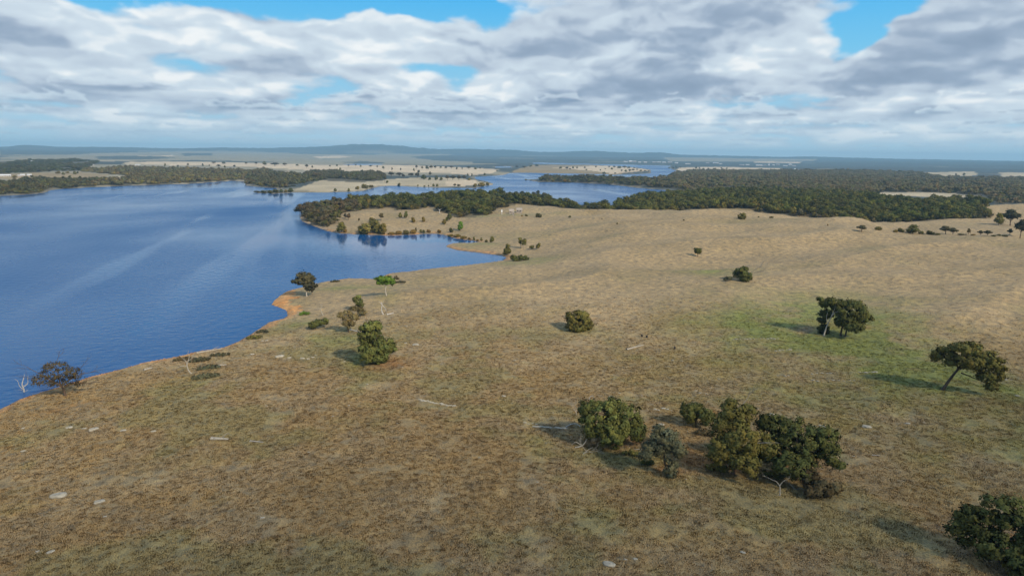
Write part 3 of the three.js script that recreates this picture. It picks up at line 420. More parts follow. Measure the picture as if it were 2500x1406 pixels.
tree('bush', 'dark bush with bare branches sticking out at its right, below the far slope', 'bush', { base: [1814, 686], tone: 'dark', clump: 1.0, leaf: 0.36, leaves: 70, twigBark: 'grey', twigs: [[1826, 670, .8, .6, 4.5, 0.12, 3, -1], [1832, 668, 1, .3, 4, 0.1, 3, -1]], crown: [[1812, 668, 20, 15, 0, 1.1], [1825, 676, 13, 11, .5, 1], [1800, 672, 10, 9, 0, .9], [1815, 658, 13, 7, -.5, 1.05], [1818, 682, 12, 6, 1.5, .9]], wood: [[0.25, 0.1, [1814, 686], [1815, 680], [1818, 672]]] });
tree('bush', 'thin grey shrub just left of the dark bush with bare branches', 'bush', { base: [1779, 687], tone: 'grey', clump: 0.7, leaf: 0.3, leaves: 26, twigs: [[1779, 687, -.2, 1, 2.2, 0.06, 3], [1781, 687, .5, .8, 2, 0.06, 3]], twigBark: 'grey', crown: [[1780, 680, 10, 6, 0, .8], [1772, 682, 6, 4, 0, .8]] });
tree('tree', 'small round tree on a short stem alone on the far slope', 'tree', { base: [1704, 627], tone: 'dark', clump: 0.9, leaf: 0.4, leaves: 60, wood: [[0.2, 0.1, [1704, 627], [1704, 620], [1704, 612]]], crown: [[1704, 613, 9, 8, 0, 1], [1700, 610, 6, 5, 0, 1.1], [1708, 612, 6, 7, 0, .95]] });
tree('tree', 'two crowned green tree with sunlit tufts on top, in the paddock near the orange beach', 'tree', { base: [917, 884], tone: 'green', clump: 1.0, leaf: 0.3, leaves: 90, bark: 'grey', wood: [[0.35, 0.15, [917, 884], [915, 860], [912, 830]], [0.2, 0.08, [915, 855], [935, 842], [945, 835]], [0.15, 0.06, [913, 835], [908, 815], [905, 800]]],
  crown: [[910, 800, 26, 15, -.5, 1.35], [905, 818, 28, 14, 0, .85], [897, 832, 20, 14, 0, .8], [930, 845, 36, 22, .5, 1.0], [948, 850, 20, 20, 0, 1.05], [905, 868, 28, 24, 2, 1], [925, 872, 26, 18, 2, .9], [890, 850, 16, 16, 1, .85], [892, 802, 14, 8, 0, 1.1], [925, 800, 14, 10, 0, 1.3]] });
tree('shrub', 'sparse yellowish shrub fanning up in a V from a fallen pale branch', 'shrub', { base: [851, 811], tone: 'straw', clump: 0.75, leaf: 0.24, leaves: 34, wood: [[0.14, 0.05, [851, 811], [846, 795], [834, 770]], [0.13, 0.05, [851, 810], [856, 792], [866, 772]], [0.1, 0.04, [850, 808], [849, 790], [848, 772]]], bark: 'brown', crown: [[833, 770, 12, 9, 0, .85], [848, 778, 14, 14, 0, .75], [866, 775, 13, 12, 0, .85], [843, 790, 11, 10, .5, .7], [858, 790, 11, 10, .5, .7], [850, 764, 12, 7, -1, .9], [851, 800, 6, 7, .5, .55]] });
tree('shrub', 'low tawny shrub in front of the small dark tree behind the V shaped shrub', 'shrub', { base: [884, 770], tone: 'straw', clump: 0.8, leaf: 0.28, leaves: 40, crown: [[872, 754, 16, 8, 0, .6], [884, 763, 14, 7, .5, .75], [888, 762, 7, 5, 1, .4], [862, 752, 9, 6, 0, .7]] });
tree('tree', 'small dark tree with a loose top behind the tawny shrubs near the beach', 'tree', { base: [877, 758], tone: 'dark', clump: 0.9, leaf: 0.32, leaves: 60, crown: [[875, 737, 13, 11, 0, 1.15], [868, 731, 8, 7, 0, 1], [880, 744, 9, 8, .5, .9], [876, 725, 8, 4, -.5, 2.1]], wood: [[0.2, 0.08, [877, 758], [876, 748], [875, 738]]] });
tree('bush', 'low dark green bush under a bare dead tree next to the beach', 'bush', { base: [773, 803], tone: 'green', clump: 0.8, leaf: 0.28, leaves: 60, crown: [[768, 792, 15, 11, 0, .8], [783, 788, 17, 9, -.5, .75], [793, 784, 10, 7, -1, .9], [762, 797, 9, 6, .5, .7]] });
tree('dead_tree', 'bare white dead tree with one arm stretched left, above the low dark bush', 'dead tree', { base: [788, 771], bark: 'dead', wood: [[0.22, 0.12, [788, 771], [785, 762], [782, 754]], [0.13, 0.04, [782, 754], [775, 753], [766, 753]], [0.12, 0.04, [783, 756], [787, 748], [786, 738]], [0.07, 0.03, [785, 747], [782, 741], [780, 735]]], twigs: [[766, 753, -1, .1, 1.2, 0.05, 1]] });
tree('dead_tree', 'white dead tree leaning with two stems in the open paddock', 'dead tree', { base: [935, 768], bark: 'white', wood: [[0.26, 0.14, [935, 768], [931, 756], [933, 744], [931, 738]], [0.14, 0.06, [933, 745], [928, 739], [925, 737]], [0.16, 0.06, [932, 744], [939, 752], [943, 761]], [0.08, 0.03, [933, 743], [936, 738], [937, 735]]] });
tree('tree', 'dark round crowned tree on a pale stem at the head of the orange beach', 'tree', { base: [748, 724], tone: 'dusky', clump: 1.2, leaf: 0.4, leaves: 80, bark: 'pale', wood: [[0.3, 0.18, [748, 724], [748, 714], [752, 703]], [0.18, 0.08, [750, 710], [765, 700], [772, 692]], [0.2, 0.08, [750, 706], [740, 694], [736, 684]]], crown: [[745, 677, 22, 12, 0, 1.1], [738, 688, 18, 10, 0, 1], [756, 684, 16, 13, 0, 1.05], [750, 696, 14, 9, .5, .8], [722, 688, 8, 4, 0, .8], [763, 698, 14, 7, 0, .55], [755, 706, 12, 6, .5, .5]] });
tree('tree', 'bright green tree on a white trunk by the shore behind the dead tree', 'tree', { base: [943, 722], tone: 'bright', clump: 1.0, leaf: 0.36, leaves: 60, bark: 'pale', wood: [[0.26, 0.14, [943, 722], [941, 710], [942, 698]], [0.12, 0.06, [942, 704], [946, 696], [950, 692]], [0.12, 0.05, [942, 700], [934, 692], [930, 688]]], crown: [[932, 682, 16, 8, 0, .95], [950, 682, 16, 9, 0, .9], [925, 690, 9, 7, 0, .8], [958, 690, 9, 7, 0, .7], [942, 690, 16, 6, -1, .75]] });
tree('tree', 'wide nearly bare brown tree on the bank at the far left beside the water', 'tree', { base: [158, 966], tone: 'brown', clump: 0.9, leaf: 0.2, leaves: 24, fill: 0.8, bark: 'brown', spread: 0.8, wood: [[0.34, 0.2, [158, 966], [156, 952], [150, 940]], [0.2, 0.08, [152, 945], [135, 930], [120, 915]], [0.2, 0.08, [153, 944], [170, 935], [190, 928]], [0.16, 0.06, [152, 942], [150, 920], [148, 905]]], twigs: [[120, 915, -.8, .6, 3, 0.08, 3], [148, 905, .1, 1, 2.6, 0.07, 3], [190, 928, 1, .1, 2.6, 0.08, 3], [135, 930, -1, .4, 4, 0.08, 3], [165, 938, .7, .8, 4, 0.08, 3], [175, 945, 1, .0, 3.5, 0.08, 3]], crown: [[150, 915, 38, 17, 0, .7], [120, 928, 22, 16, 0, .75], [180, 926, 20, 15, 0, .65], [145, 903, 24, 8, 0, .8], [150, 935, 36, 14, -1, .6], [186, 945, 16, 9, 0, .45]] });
tree('dead_tree', 'white dead tree standing in the water at the left edge', 'dead tree', { base: [59, 957], bark: 'white', spread: 0.9, wood: [[0.2, 0.1, [57, 958], [58, 948], [56, 938], [60, 925]], [0.13, 0.04, [57, 943], [65, 937], [66, 926]], [0.1, 0.04, [57, 947], [52, 940], [50, 928]]], twigs: [[60, 926, .1, 1, 0.9, 0.06, 1], [66, 928, .4, .9, 0.8, 0.05, 1], [50, 930, -.4, .9, 0.8, 0.05, 1], [56, 940, .9, .5, 0.8, 0.05, 1], [57, 950, -.9, .4, 0.8, 0.05, 1], [57, 952, .9, .1, 0.8, 0.05, 1]] });
tree('dead_tree', 'toppled dead tree with upturned white limbs on the near lake bank', 'dead tree', { base: [462, 912], bark: 'dead', wood: [[0.26, 0.12, [467, 915], [460, 905], [458, 893], [462, 882]], [0.13, 0.05, [458, 893], [456, 884], [450, 877]], [0.12, 0.04, [461, 884], [464, 874], [461, 866]], [0.1, 0.04, [459, 896], [446, 894], [432, 900]], [0.1, 0.04, [461, 884], [468, 880], [472, 872]]], twigs: [[450, 877, -.7, .6, 0.8, 0.06, 1], [462, 868, .2, 1, 0.7, 0.05, 1], [434, 900, -1, .0, 1.5, 0.05, 2], [470, 874, .8, .5, 1, 0.06, 1]] });
[[486, 882, 26, 9, 'dusky', 'dark scrub behind the toppled dead tree on the lake bank'], [510, 900, 30, 7, 'grey', 'grey green low scrub right of the toppled dead tree'], [500, 922, 34, 8, 'grey', 'pale grey spreading scrub below the toppled dead tree'], [445, 880, 20, 8, 'brown', 'brown twiggy scrub left of the toppled dead tree'], [535, 868, 24, 5, 'dusky', 'thin dark scrub along the waterline right of the toppled dead tree'], [620, 826, 20, 7, 'olive', 'olive scrub on the bank between the toppled tree and the beach'], [640, 812, 16, 7, 'dusky', 'dark scrub clump on the waterline just before the beach'], [742, 768, 16, 7, 'bright', 'short green scrub at the near end of the orange beach'], [818, 688, 13, 4, 'dusky', 'dark low bush on the point left of the bright green tree'], [975, 690, 16, 4, 'dusky', 'dark low scrub at the right foot of the bright green tree'], [1545, 1112, 26, 12, 'olive', 'low yellow green scrub between the two left bushes of the thicket'], [1722, 1062, 28, 12, 'brown', 'brown undergrowth below the small dark bush of the thicket'], [1885, 1165, 30, 16, 'dark', 'dark undergrowth between the olive tree and the dark tree'], [1750, 1150, 30, 18, 'olive', 'olive undergrowth at the left foot of the tall olive tree'], [1580, 1135, 20, 14, 'dark', 'dark green scrub left of the grey leaved bush foot'], [968, 682, 8, 9, 'brown', 'rusty brown shrub at the shore right of the bright green tree']].forEach(([px, py, w, h, tone, label]) =>
  tree('scrub', label, 'scrub', { base: [px, py], tone, clump: 0.6, leaf: 0.22, leaves: 34, fill: 0.7, crown: [[px - w * 0.45, py - h * 0.35, w * 0.5, h * 0.6, 0, .9], [px + w * 0.4, py - h * 0.4, w * 0.55, h * 0.6, 0.3, .8], [px, py - h * 0.6, w * 0.5, h * 0.6, 0, 1]] }));
tree('tree', 'narrow pointed tree at the inner end of the cove', 'tree', { base: [1240, 623], tone: 'olive', clump: 0.9, leaf: 0.4, leaves: 60, crown: [[1238, 612, 11, 8, 0, .8], [1240, 602, 6, 8, 0, .9], [1234, 617, 8, 5, .5, .75]], wood: [[0.2, 0.1, [1240, 623], [1240, 615], [1240, 606]]] });
tree('tree', 'tall thin olive tree, left of two standing together behind the cove', 'tree', { base: [1271, 606], tone: 'olive', clump: 0.9, leaf: 0.4, leaves: 50, crown: [[1269, 585, 5.5, 7, 0, .95], [1270, 592, 4, 4, 0, .9]], wood: [[0.16, 0.08, [1271, 606], [1271, 597], [1270, 588]]], bark: 'grey' });
tree('tree', 'tall thin olive tree, right of two standing together behind the cove', 'tree', { base: [1278, 608], tone: 'olive', clump: 0.9, leaf: 0.4, leaves: 50, crown: [[1280, 588, 7, 6, 0, 1], [1279, 595, 6, 4, 0, .9]], wood: [[0.16, 0.08, [1278, 608], [1278, 598], [1280, 590]]], bark: 'grey' });
tree('bush', 'round brown green bush right of the two thin trees behind the cove', 'bush', { base: [1300, 609], tone: 'olive', clump: 0.9, leaf: 0.4, leaves: 50, crown: [[1299, 603, 7, 5, 0, .75]] });
tree('bush', 'upright brown green bush at the right end of the little group behind the cove', 'bush', { base: [1314, 609], tone: 'olive', clump: 0.9, leaf: 0.4, leaves: 50, crown: [[1313, 602, 6, 6, 0, .8], [1316, 597, 3.5, 5, 0, .9]] });
tree('thicket', 'low dark green thicket at the tip of the cove', 'thicket', { base: [1266, 637], tone: 'green', clump: 1.2, leaf: 0.42, leaves: 60, crown: [[1254, 629, 11, 8, 0, .75], [1275, 628, 12, 8, 0, .85], [1286, 631, 7, 6, 0, .7], [1262, 634, 12, 5, 1, .75]] });

// ---------------------------------------------------------------- trees farther off: a few kinds, copied one by one
function kind(seed, blobs, color, opts, trunk) { // a tree 10 m tall as geometries
  const L = new Leaves(seed).grow(blobs, { color, leaf: 0.55, clump: 1.5, leaves: 26, fill: 0.9, tint: 0.25, ...opts });
  return { crown: L.geometry(), trunk: mergeGeometries(trunk.map(([a, b, ...p]) => limbGeometry(p, a, b, 5))) };
}
const KINDS = {
  gum: kind(11, [[0, 7.2, 0, 3.6, 2.4, 3.4, 1], [-2.2, 6, .6, 2.2, 1.7, 2.2, .9], [2.4, 6.2, -.5, 2.2, 1.6, 2.2, .95], [.4, 8.6, .3, 2.2, 1.3, 2.2, 1.1], [.5, 5, 1.2, 2, 1.4, 2, .8]], TONES.dusky, {}, [[.3, .15, [0, 0, 0], [.1, 2.5, 0], [0, 5.5, 0]], [.16, .06, [.1, 2.8, 0], [1.4, 4.6, -.2], [2.3, 6, -.4]], [.16, .06, [0, 3, 0], [-1.2, 4.6, .3], [-2, 5.8, .5]]]),
  round: kind(12, [[0, 5.2, 0, 4.4, 4.2, 4.2, 1], [-2.5, 4, 1, 2.6, 2.6, 2.4, .9], [2.6, 4.4, .6, 2.5, 2.6, 2.4, .95], [0, 8, -.5, 2.6, 1.9, 2.4, 1.1], [.5, 2.6, 2.2, 2.8, 2, 2, .85]], TONES.green, {}, [[.3, .15, [0, 0, 0], [0, 2, 0], [.1, 5, 0]]]),
  tall: kind(13, [[0, 7, 0, 2, 2.8, 2, 1], [-.6, 4.6, .4, 1.8, 1.8, 1.8, .9], [.6, 5.2, -.3, 1.7, 1.6, 1.7, .95], [.2, 9, 0, 1.2, 1.1, 1.2, 1.1]], TONES.dusky, {}, [[.25, .1, [0, 0, 0], [.1, 3, 0], [0, 7, 0]]]),
  open: kind(14, [[-2, 7.4, 0, 2, 1.3, 1.8, 1], [1.8, 8, .4, 2, 1.3, 1.8, 1.05], [.2, 9, -.4, 1.7, 1, 1.6, 1.1], [2.8, 6.2, -.2, 1.4, .9, 1.4, .9], [-2.9, 5.9, .3, 1.3, .8, 1.3, .85]], TONES.grey, { leaves: 20 }, [[.3, .16, [0, 0, 0], [.2, 2.6, 0], [0, 5, 0]], [.18, .06, [0, 4, 0], [-1, 5.8, 0], [-2, 7.2, 0]], [.18, .06, [.1, 4.2, 0], [1.2, 6, .2], [1.8, 7.8, .4]], [.12, .05, [.1, 3.4, 0], [1.6, 4.8, 0], [2.7, 6, -.2]]]),
  low: kind(15, [[-2.5, 3.4, 0, 4.2, 3.8, 3.6, .9], [3, 4, .5, 4, 4.4, 3.6, 1], [0, 6.2, -.6, 3.6, 3, 3.2, 1.05], [.5, 2.6, 2.4, 4, 3, 2.6, .9]], TONES.olive, {}, [[.3, .2, [0, 0, 0], [0, 2, 0], [0, 4, 0]]]),
};
const tinted = {};
function leafTint(k) { return tinted[k] ??= Object.assign(new THREE.MeshPhysicalMaterial({ vertexColors: true, roughness: 0.8, specularIntensity: 0.25, side: THREE.DoubleSide, color: new THREE.Color(...k.split(',').map(Number)) }), { name: 'leaves of far trees' }); }
const TINT = { n: '1,1,1', dark: '0.62,0.66,0.62', dusky: '0.85,0.8,0.95', warm: '1.25,1.05,0.8', pale: '1.55,1.45,1.5', bright: '1.05,1.75,0.6', brown: '1.5,1.05,0.85' };
const firstOf = {}, turner = RNG(4242);
// [x, y of the foot, width, height in pixels of the photograph, kind, tint]
const LOOK = { n: 'green', dark: 'dark green', dusky: 'grey green', warm: 'yellowish', pale: 'pale green', bright: 'vivid green', brown: 'brownish' }, FORM = { gum: 'spreading', round: 'round', tall: 'slim', open: 'open crowned', low: 'low' };
const PLACE = ['towards its left end', 'left of its middle', 'near its middle', 'right of its middle', 'towards its right end'];
const sideOf = (x, xs) => PLACE[Math.min(4, Math.floor(5 * (x - Math.min(...xs)) / (Math.max(...xs) - Math.min(...xs) + 0.01)))];
function stand(name, category, where, groupName, rows) {
  const xs = rows.map((r) => r[0]), hs = rows.map((r) => r[3]).sort((a, b) => a - b);
  for (const [px, py, w, h, kindName, tint = 'n', own] of rows) {
    const size = h >= hs[Math.floor(hs.length * 0.75)] ? 'larger' : h <= hs[Math.floor(hs.length * 0.25)] ? 'small' : 'middling', label = `${size} ${LOOK[tint]} ${FORM[kindName]} ${where}, ${sideOf(px, xs)}`, group = `${groupName}: ${size} ${LOOK[tint]} ${FORM[kindName]}, ${sideOf(px, xs)}`;
    const K = KINDS[kindName], P = at(px, py), key = kindName + tint, H = h * P.m / Math.cos(P.dip), across = { gum: 9, round: 9.4, tall: 4.4, open: 8.2, low: 14 }[kindName], Wd = w * P.m;
    let g = firstOf[key];
    if (!g) { g = firstOf[key] = new THREE.Group(); part('trunk', K.trunk, BARK.brown, g); part('crown', K.crown, leafTint(TINT[tint]), g); } else g = g.clone();
    g.name = numbered(name); g.position.set(P.x, P.y - 0.1, P.z); g.rotation.y = turner() * 6.28; g.scale.set(Wd / across, H / 10, Wd / across);
    delete g.userData.group; tag(g, own ?? label, category, own ? undefined : group); scene.add(g);
  }
}
stand('tree', 'tree', 'tree on the dry peninsula paddock', 'trees on the peninsula paddock', [
  [907, 541, 14, 13, 'low', 'n', 'dark bush directly behind the big rounded thicket on the peninsula'], [930, 539, 18, 19, 'gum', 'warm', 'taller tree rising behind the right side of the big peninsula thicket'], [876, 541, 5, 9, 'tall', 'warm', 'tiny lone sapling in the middle of the peninsula paddock'],
  [977, 533, 10, 15, 'round', 'warm'], [991, 533, 12, 19, 'round', 'n'], [1008, 542, 18, 14, 'low', 'warm'], [1033, 541, 14, 14, 'low', 'warm'], [850, 537, 15, 14, 'gum', 'brown'], [842, 533, 8, 12, 'tall', 'dusky'], [852, 531, 6, 11, 'tall', 'dusky'],
  [833, 567, 28, 26, 'round', 'warm', 'yellow green round tree at the peninsula waterline left of the big thicket'], [843, 567, 14, 10, 'low', 'brown', 'brown low shrub at the right foot of the yellow green peninsula tree'], [800, 561, 12, 20, 'gum', 'warm'], [1084, 548, 12, 14, 'round', 'brown'], [1090, 540, 8, 11, 'round', 'n'], [1097, 538, 16, 20, 'round', 'dusky'],
]);
stand('thicket', 'thicket', 'thicket mound at the peninsula waterline', 'mounds of the big peninsula thicket', [[890, 569, 52, 29, 'low', 'pale'], [915, 567, 56, 37, 'low', 'n'], [934, 570, 32, 30, 'low', 'warm']]);
stand('bush', 'bush', 'shrub on the cove bank', 'shrubs along the cove bank', [
  [955, 572, 22, 7, 'low', 'brown'], [972, 571, 24, 9, 'low', 'brown'], [990, 571, 26, 11, 'low', 'dusky'], [1008, 570, 20, 12, 'low', 'brown'], [1015, 568, 6, 13, 'tall', 'warm'], [1027, 568, 9, 9, 'round', 'warm'], [1034, 569, 9, 9, 'round', 'dusky'], [1046, 568, 13, 10, 'low', 'brown'], [1072, 568, 13, 10, 'low', 'brown'],
  [1100, 577, 20, 7, 'low', 'warm'], [1116, 578, 22, 8, 'low', 'warm'], [1132, 583, 20, 9, 'low', 'warm'], [1146, 585, 12, 7, 'low', 'brown'], [1157, 587, 7, 10, 'round', 'warm'], [1166, 588, 12, 5, 'low', 'brown'], [1175, 589, 7, 10, 'round', 'warm'], [1187, 591, 12, 8, 'low', 'warm'], [1201, 592, 15, 16, 'round', 'warm'],
]);
stand('bush', 'bush', '', undefined, [[1101, 567, 18, 13, 'low', 'dark', 'dark dome shaped shrub left of the vivid green tree by the cove'], [1124, 563, 18, 24, 'round', 'bright', 'vivid green tree standing by the inner cove'], [1315, 531, 18, 13, 'low', 'dark', 'round dark bush by itself right of the homestead'], [1285, 528, 9, 6, 'low', 'dark', 'small dark bush between the homestead and the round bush'], [1274, 528, 6, 4, 'low', 'brown', 'tiny brown bush just right of the homestead'], [1391, 531, 8, 6, 'low', 'dark', 'small dark bush at the wood edge right of the round bush'],
  [1812, 535, 24, 18, 'low', 'n', 'grey green bush standing on the crest of the far slope'], [1853, 531, 7, 4, 'low', 'dark', 'tiny dark bush on the crest right of the grey green bush'], [1884, 532, 12, 5, 'low', 'dark', 'flat dark bush at the top of the crest'], [1470, 535, 4, 4, 'low', 'dark', 'small dark tuft below the wood, left of the slope'], [1507, 547, 5, 5, 'low', 'dark', 'small dark tuft alone on the upper slope'], [1670, 539, 5, 5, 'low', 'dark', 'small dark tuft near the crest left of the grey green bush'], [2022, 551, 5, 5, 'low', 'brown', 'small rusty tuft on the crest edge']]);
stand('tree', 'tree', 'tree on the peninsula skyline', 'tall trees along the peninsula skyline', [[1013, 497, 14, 16, 'open', 'dusky'], [1034, 497, 12, 17, 'open', 'dusky'], [1041, 498, 12, 16, 'gum', 'dusky'], [1056, 498, 12, 13, 'open', 'dusky'], [972, 498, 8, 12, 'gum', 'dusky'], [991, 499, 12, 13, 'gum', 'dusky'], [950, 497, 12, 19, 'gum', 'dark'], [858, 505, 18, 15, 'gum', 'dusky'], [805, 509, 18, 15, 'gum', 'dusky'], [828, 507, 20, 18, 'gum', 'dusky'], [1103, 489, 22, 17, 'gum', 'dark'], [738, 531, 12, 17, 'open', 'dusky'], [745, 528, 10, 14, 'open', 'dusky'], [765, 527, 24, 16, 'gum', 'dusky'], [782, 529, 22, 17, 'gum', 'dusky'], [1330, 492, 26, 22, 'gum', 'n'], [1345, 497, 14, 17, 'gum', 'dark'], [1423, 512, 12, 11, 'open', 'dusky'], [1440, 513, 22, 12, 'gum', 'dark'], [1460, 513, 20, 12, 'gum', 'n'], [1512, 503, 26, 22, 'round', 'dark']]);
stand('tree', 'tree', 'tree in the row behind the peninsula wood', 'row of trees on the far edge of the peninsula', [...[1112, 1117, 1128, 1137, 1149, 1153, 1161].map((x, i) => [x, 474, 4, 4 + (i % 3), 'round', 'dark']), [1171, 476, 13, 10, 'gum', 'dusky'], [1181, 476, 9, 8, 'gum', 'dusky'], [1195, 475, 7, 10, 'open', 'dusky'], [1209, 474, 8, 11, 'open', 'dusky'], [1214, 477, 14, 4, 'low', 'n'], [1231, 477, 7, 8, 'round', 'dark'], [1246, 477, 14, 9, 'gum', 'dark'], [1260, 477, 14, 10, 'gum', 'dark'], [1274, 477, 17, 11, 'gum', 'dark'], [1293, 477, 5, 6, 'round', 'dark'], [1303, 477, 14, 9, 'gum', 'dark'], [1313, 477, 12, 13, 'gum', 'dark']]);
stand('tree', 'tree', 'tree on the pale left headland', 'trees on the pale left headland', [[709, 470, 15, 11, 'round', 'dark'], [697, 470, 9, 7, 'round', 'brown'], [684, 466, 9, 24, 'tall', 'dusky'], [818, 468, 8, 9, 'round', 'dusky'], [851, 468, 7, 9, 'round', 'warm'], [872, 462, 16, 9, 'low', 'warm'], [890, 460, 20, 13, 'low', 'n'], [906, 458, 16, 8, 'low', 'dusky'], [939, 446, 13, 20, 'gum', 'n'], [945, 447, 8, 7, 'round', 'dark'], [1034, 438, 15, 12, 'round', 'dark'], [1049, 440, 9, 8, 'round', 'dark'], [1050, 429, 7, 10, 'tall', 'warm'], [1065, 440, 11, 12, 'round', 'dusky'], [1077, 441, 10, 10, 'round', 'dusky'], [1092, 440, 14, 12, 'gum', 'dusky'], [1105, 440, 18, 12, 'gum', 'dusky'], [1120, 440, 16, 12, 'gum', 'dusky'], [1133, 439, 14, 11, 'gum', 'dusky'], [1146, 440, 16, 7, 'low', 'pale'], [974, 454, 13, 9, 'low', 'dusky'], [1020, 455, 5, 5, 'round', 'warm'], [1036, 457, 6, 5, 'round', 'warm'], [1046, 456, 4, 5, 'round', 'dusky'], [1058, 456, 7, 8, 'round', 'warm'], [1067, 456, 7, 8, 'round', 'warm'], [1110, 456, 9, 8, 'gum', 'warm'], [1120, 458, 12, 9, 'gum', 'warm'], [1160, 456, 18, 10, 'low', 'warm'], [1175, 455, 20, 12, 'low', 'warm'], [1190, 452, 14, 9, 'low', 'pale'], [1142, 430, 5, 7, 'round', 'warm'], [1152, 431, 5, 8, 'round', 'dusky'], [1183, 428, 7, 6, 'round', 'dusky'], [1213, 418, 4, 4, 'round', 'dark'], [937, 432, 16, 10, 'gum', 'dusky'], [955, 431, 18, 12, 'gum', 'dusky'], [975, 431, 20, 10, 'gum', 'dusky'], [985, 435, 10, 10, 'gum', 'dusky'], [1003, 432, 18, 10, 'gum', 'dusky'], [1018, 435, 16, 14, 'gum', 'dusky'], [1022, 423, 8, 8, 'tall', 'n']]);
stand('bush', 'bush', 'scrub on the dark spit below the headland', 'scrub on the dark spit', [[626, 469, 18, 4, 'low', 'dark'], [642, 470, 20, 6, 'low', 'dark'], [658, 471, 22, 7, 'low', 'dark'], [672, 470, 18, 10, 'low', 'dark'], [686, 470, 10, 8, 'round', 'dark'], [700, 456, 20, 4, 'low', 'dark'], [715, 454, 16, 3, 'low', 'dark']]);
stand('tree', 'tree', 'tree on the far bright stubble', 'trees dotted over the bright stubble', [[402, 406, 5, 7], [433, 408, 6, 5], [458, 406, 6, 7], [494, 406, 5, 7], [510, 407, 4, 5], [533, 408, 12, 6], [548, 410, 6, 6], [571, 410, 8, 7], [520, 400, 14, 5], [545, 400, 10, 5], [600, 402, 8, 6], [624, 402, 9, 6], [645, 403, 12, 9], [670, 405, 22, 8], [695, 405, 14, 7], [725, 405, 9, 4], [748, 411, 9, 10], [762, 412, 5, 8], [830, 416, 7, 7], [838, 424, 7, 9], [805, 408, 6, 5], [822, 406, 5, 5], [850, 407, 6, 5], [868, 406, 5, 5], [880, 408, 5, 6], [904, 408, 9, 5], [921, 410, 7, 6], [935, 412, 7, 7], [957, 418, 6, 9], [978, 418, 5, 8], [1010, 418, 5, 8], [1017, 412, 9, 9], [1030, 414, 8, 8], [1042, 413, 11, 9], [1052, 413, 11, 9], [1062, 413, 8, 9], [1076, 410, 8, 4], [1088, 413, 8, 7], [1102, 412, 10, 7], [1115, 414, 6, 7], [1128, 414, 7, 5], [1144, 413, 12, 7], [1160, 414, 8, 6], [1172, 413, 6, 5]].map((r, i) => [...r, i % 3 ? 'gum' : 'round', i % 2 ? 'dusky' : 'warm']));
stand('tree', 'tree', 'tree on the farther mid channel headland', 'trees on the farther headland', [[1369, 412, 9, 6], [1384, 414, 10, 7], [1392, 415, 8, 5], [1399, 412, 6, 6], [1409, 413, 6, 6], [1428, 413, 6, 7], [1432, 416, 6, 4], [1455, 410, 6, 5], [1466, 418, 5, 5], [1475, 425, 10, 6], [1487, 410, 7, 5], [1478, 414, 5, 3], [1494, 414, 8, 5], [1502, 426, 7, 5], [1500, 410, 10, 5], [1512, 411, 12, 6], [1525, 411, 12, 6], [1518, 419, 8, 5], [1528, 420, 8, 6], [1538, 420, 10, 7], [1546, 418, 9, 6], [1536, 411, 9, 5], [1549, 412, 6, 4], [1556, 416, 8, 4], [1565, 418, 8, 4], [1575, 419, 7, 4], [1584, 420, 6, 4], [1310, 406, 12, 5], [1280, 410, 14, 5], [1262, 409, 12, 4], [1296, 407, 10, 4]].map((r, i) => [...r, i % 3 ? 'gum' : 'round', i % 2 ? 'dusky' : 'warm']));
stand('tree', 'tree', 'tree on the narrow channel spit', 'trees on the narrow channel spit', [[1284, 440, 8, 4, 'low', 'dusky'], [1296, 441, 6, 3, 'low', 'dusky'], [1322, 436, 19, 7, 'gum', 'dark'], [1341, 440, 13, 9, 'gum', 'warm'], [1336, 443, 8, 6, 'round', 'warm'], [1350, 443, 12, 6, 'low', 'warm'], [1365, 442, 12, 6, 'gum', 'dusky'], [1378, 437, 6, 7, 'gum', 'dark'], [1380, 444, 14, 7, 'low', 'brown'], [1398, 438, 6, 7, 'gum', 'dark'], [1390, 445, 12, 5, 'low', 'warm'], [1415, 440, 18, 14, 'gum', 'dusky'], [1435, 440, 24, 15, 'gum', 'n'], [1455, 442, 22, 14, 'gum', 'n'], [1472, 444, 18, 12, 'gum', 'n'], [1530, 440, 14, 8, 'gum', 'dark'], [1548, 441, 12, 8, 'gum', 'dark'], [1570, 442, 10, 9, 'gum', 'dark'], [1590, 443, 8, 5, 'gum', 'dark'], [1512, 440, 6, 6, 'gum', 'dark'], [1626, 431, 8, 4, 'low', 'dark'], [1634, 431, 12, 6, 'low', 'dark'], [1646, 429, 12, 7, 'gum', 'dark'], [1660, 427, 14, 7, 'gum', 'dark']]);
stand('tree', 'tree', 'tree on the pale field past the forest', 'trees along the pale field beyond the forest', [[1634, 411, 4, 4], [1644, 412, 8, 4], [1651, 410, 4, 4], [1662, 411, 5, 4], [1700, 412, 6, 5], [1708, 414, 5, 5], [1718, 415, 8, 5], [1730, 415, 6, 5], [1745, 416, 12, 6], [1762, 414, 7, 5], [1775, 413, 6, 4], [1704, 419, 10, 5], [1860, 416, 6, 5], [1840, 420, 5, 4], [1820, 421, 5, 4], [1775, 421, 8, 4], [1890, 421, 6, 4], [2335, 430, 5, 6], [2355, 428, 7, 5], [2320, 436, 8, 5]].map((r, i) => [...r, i % 2 ? 'gum' : 'round', 'dusky']));
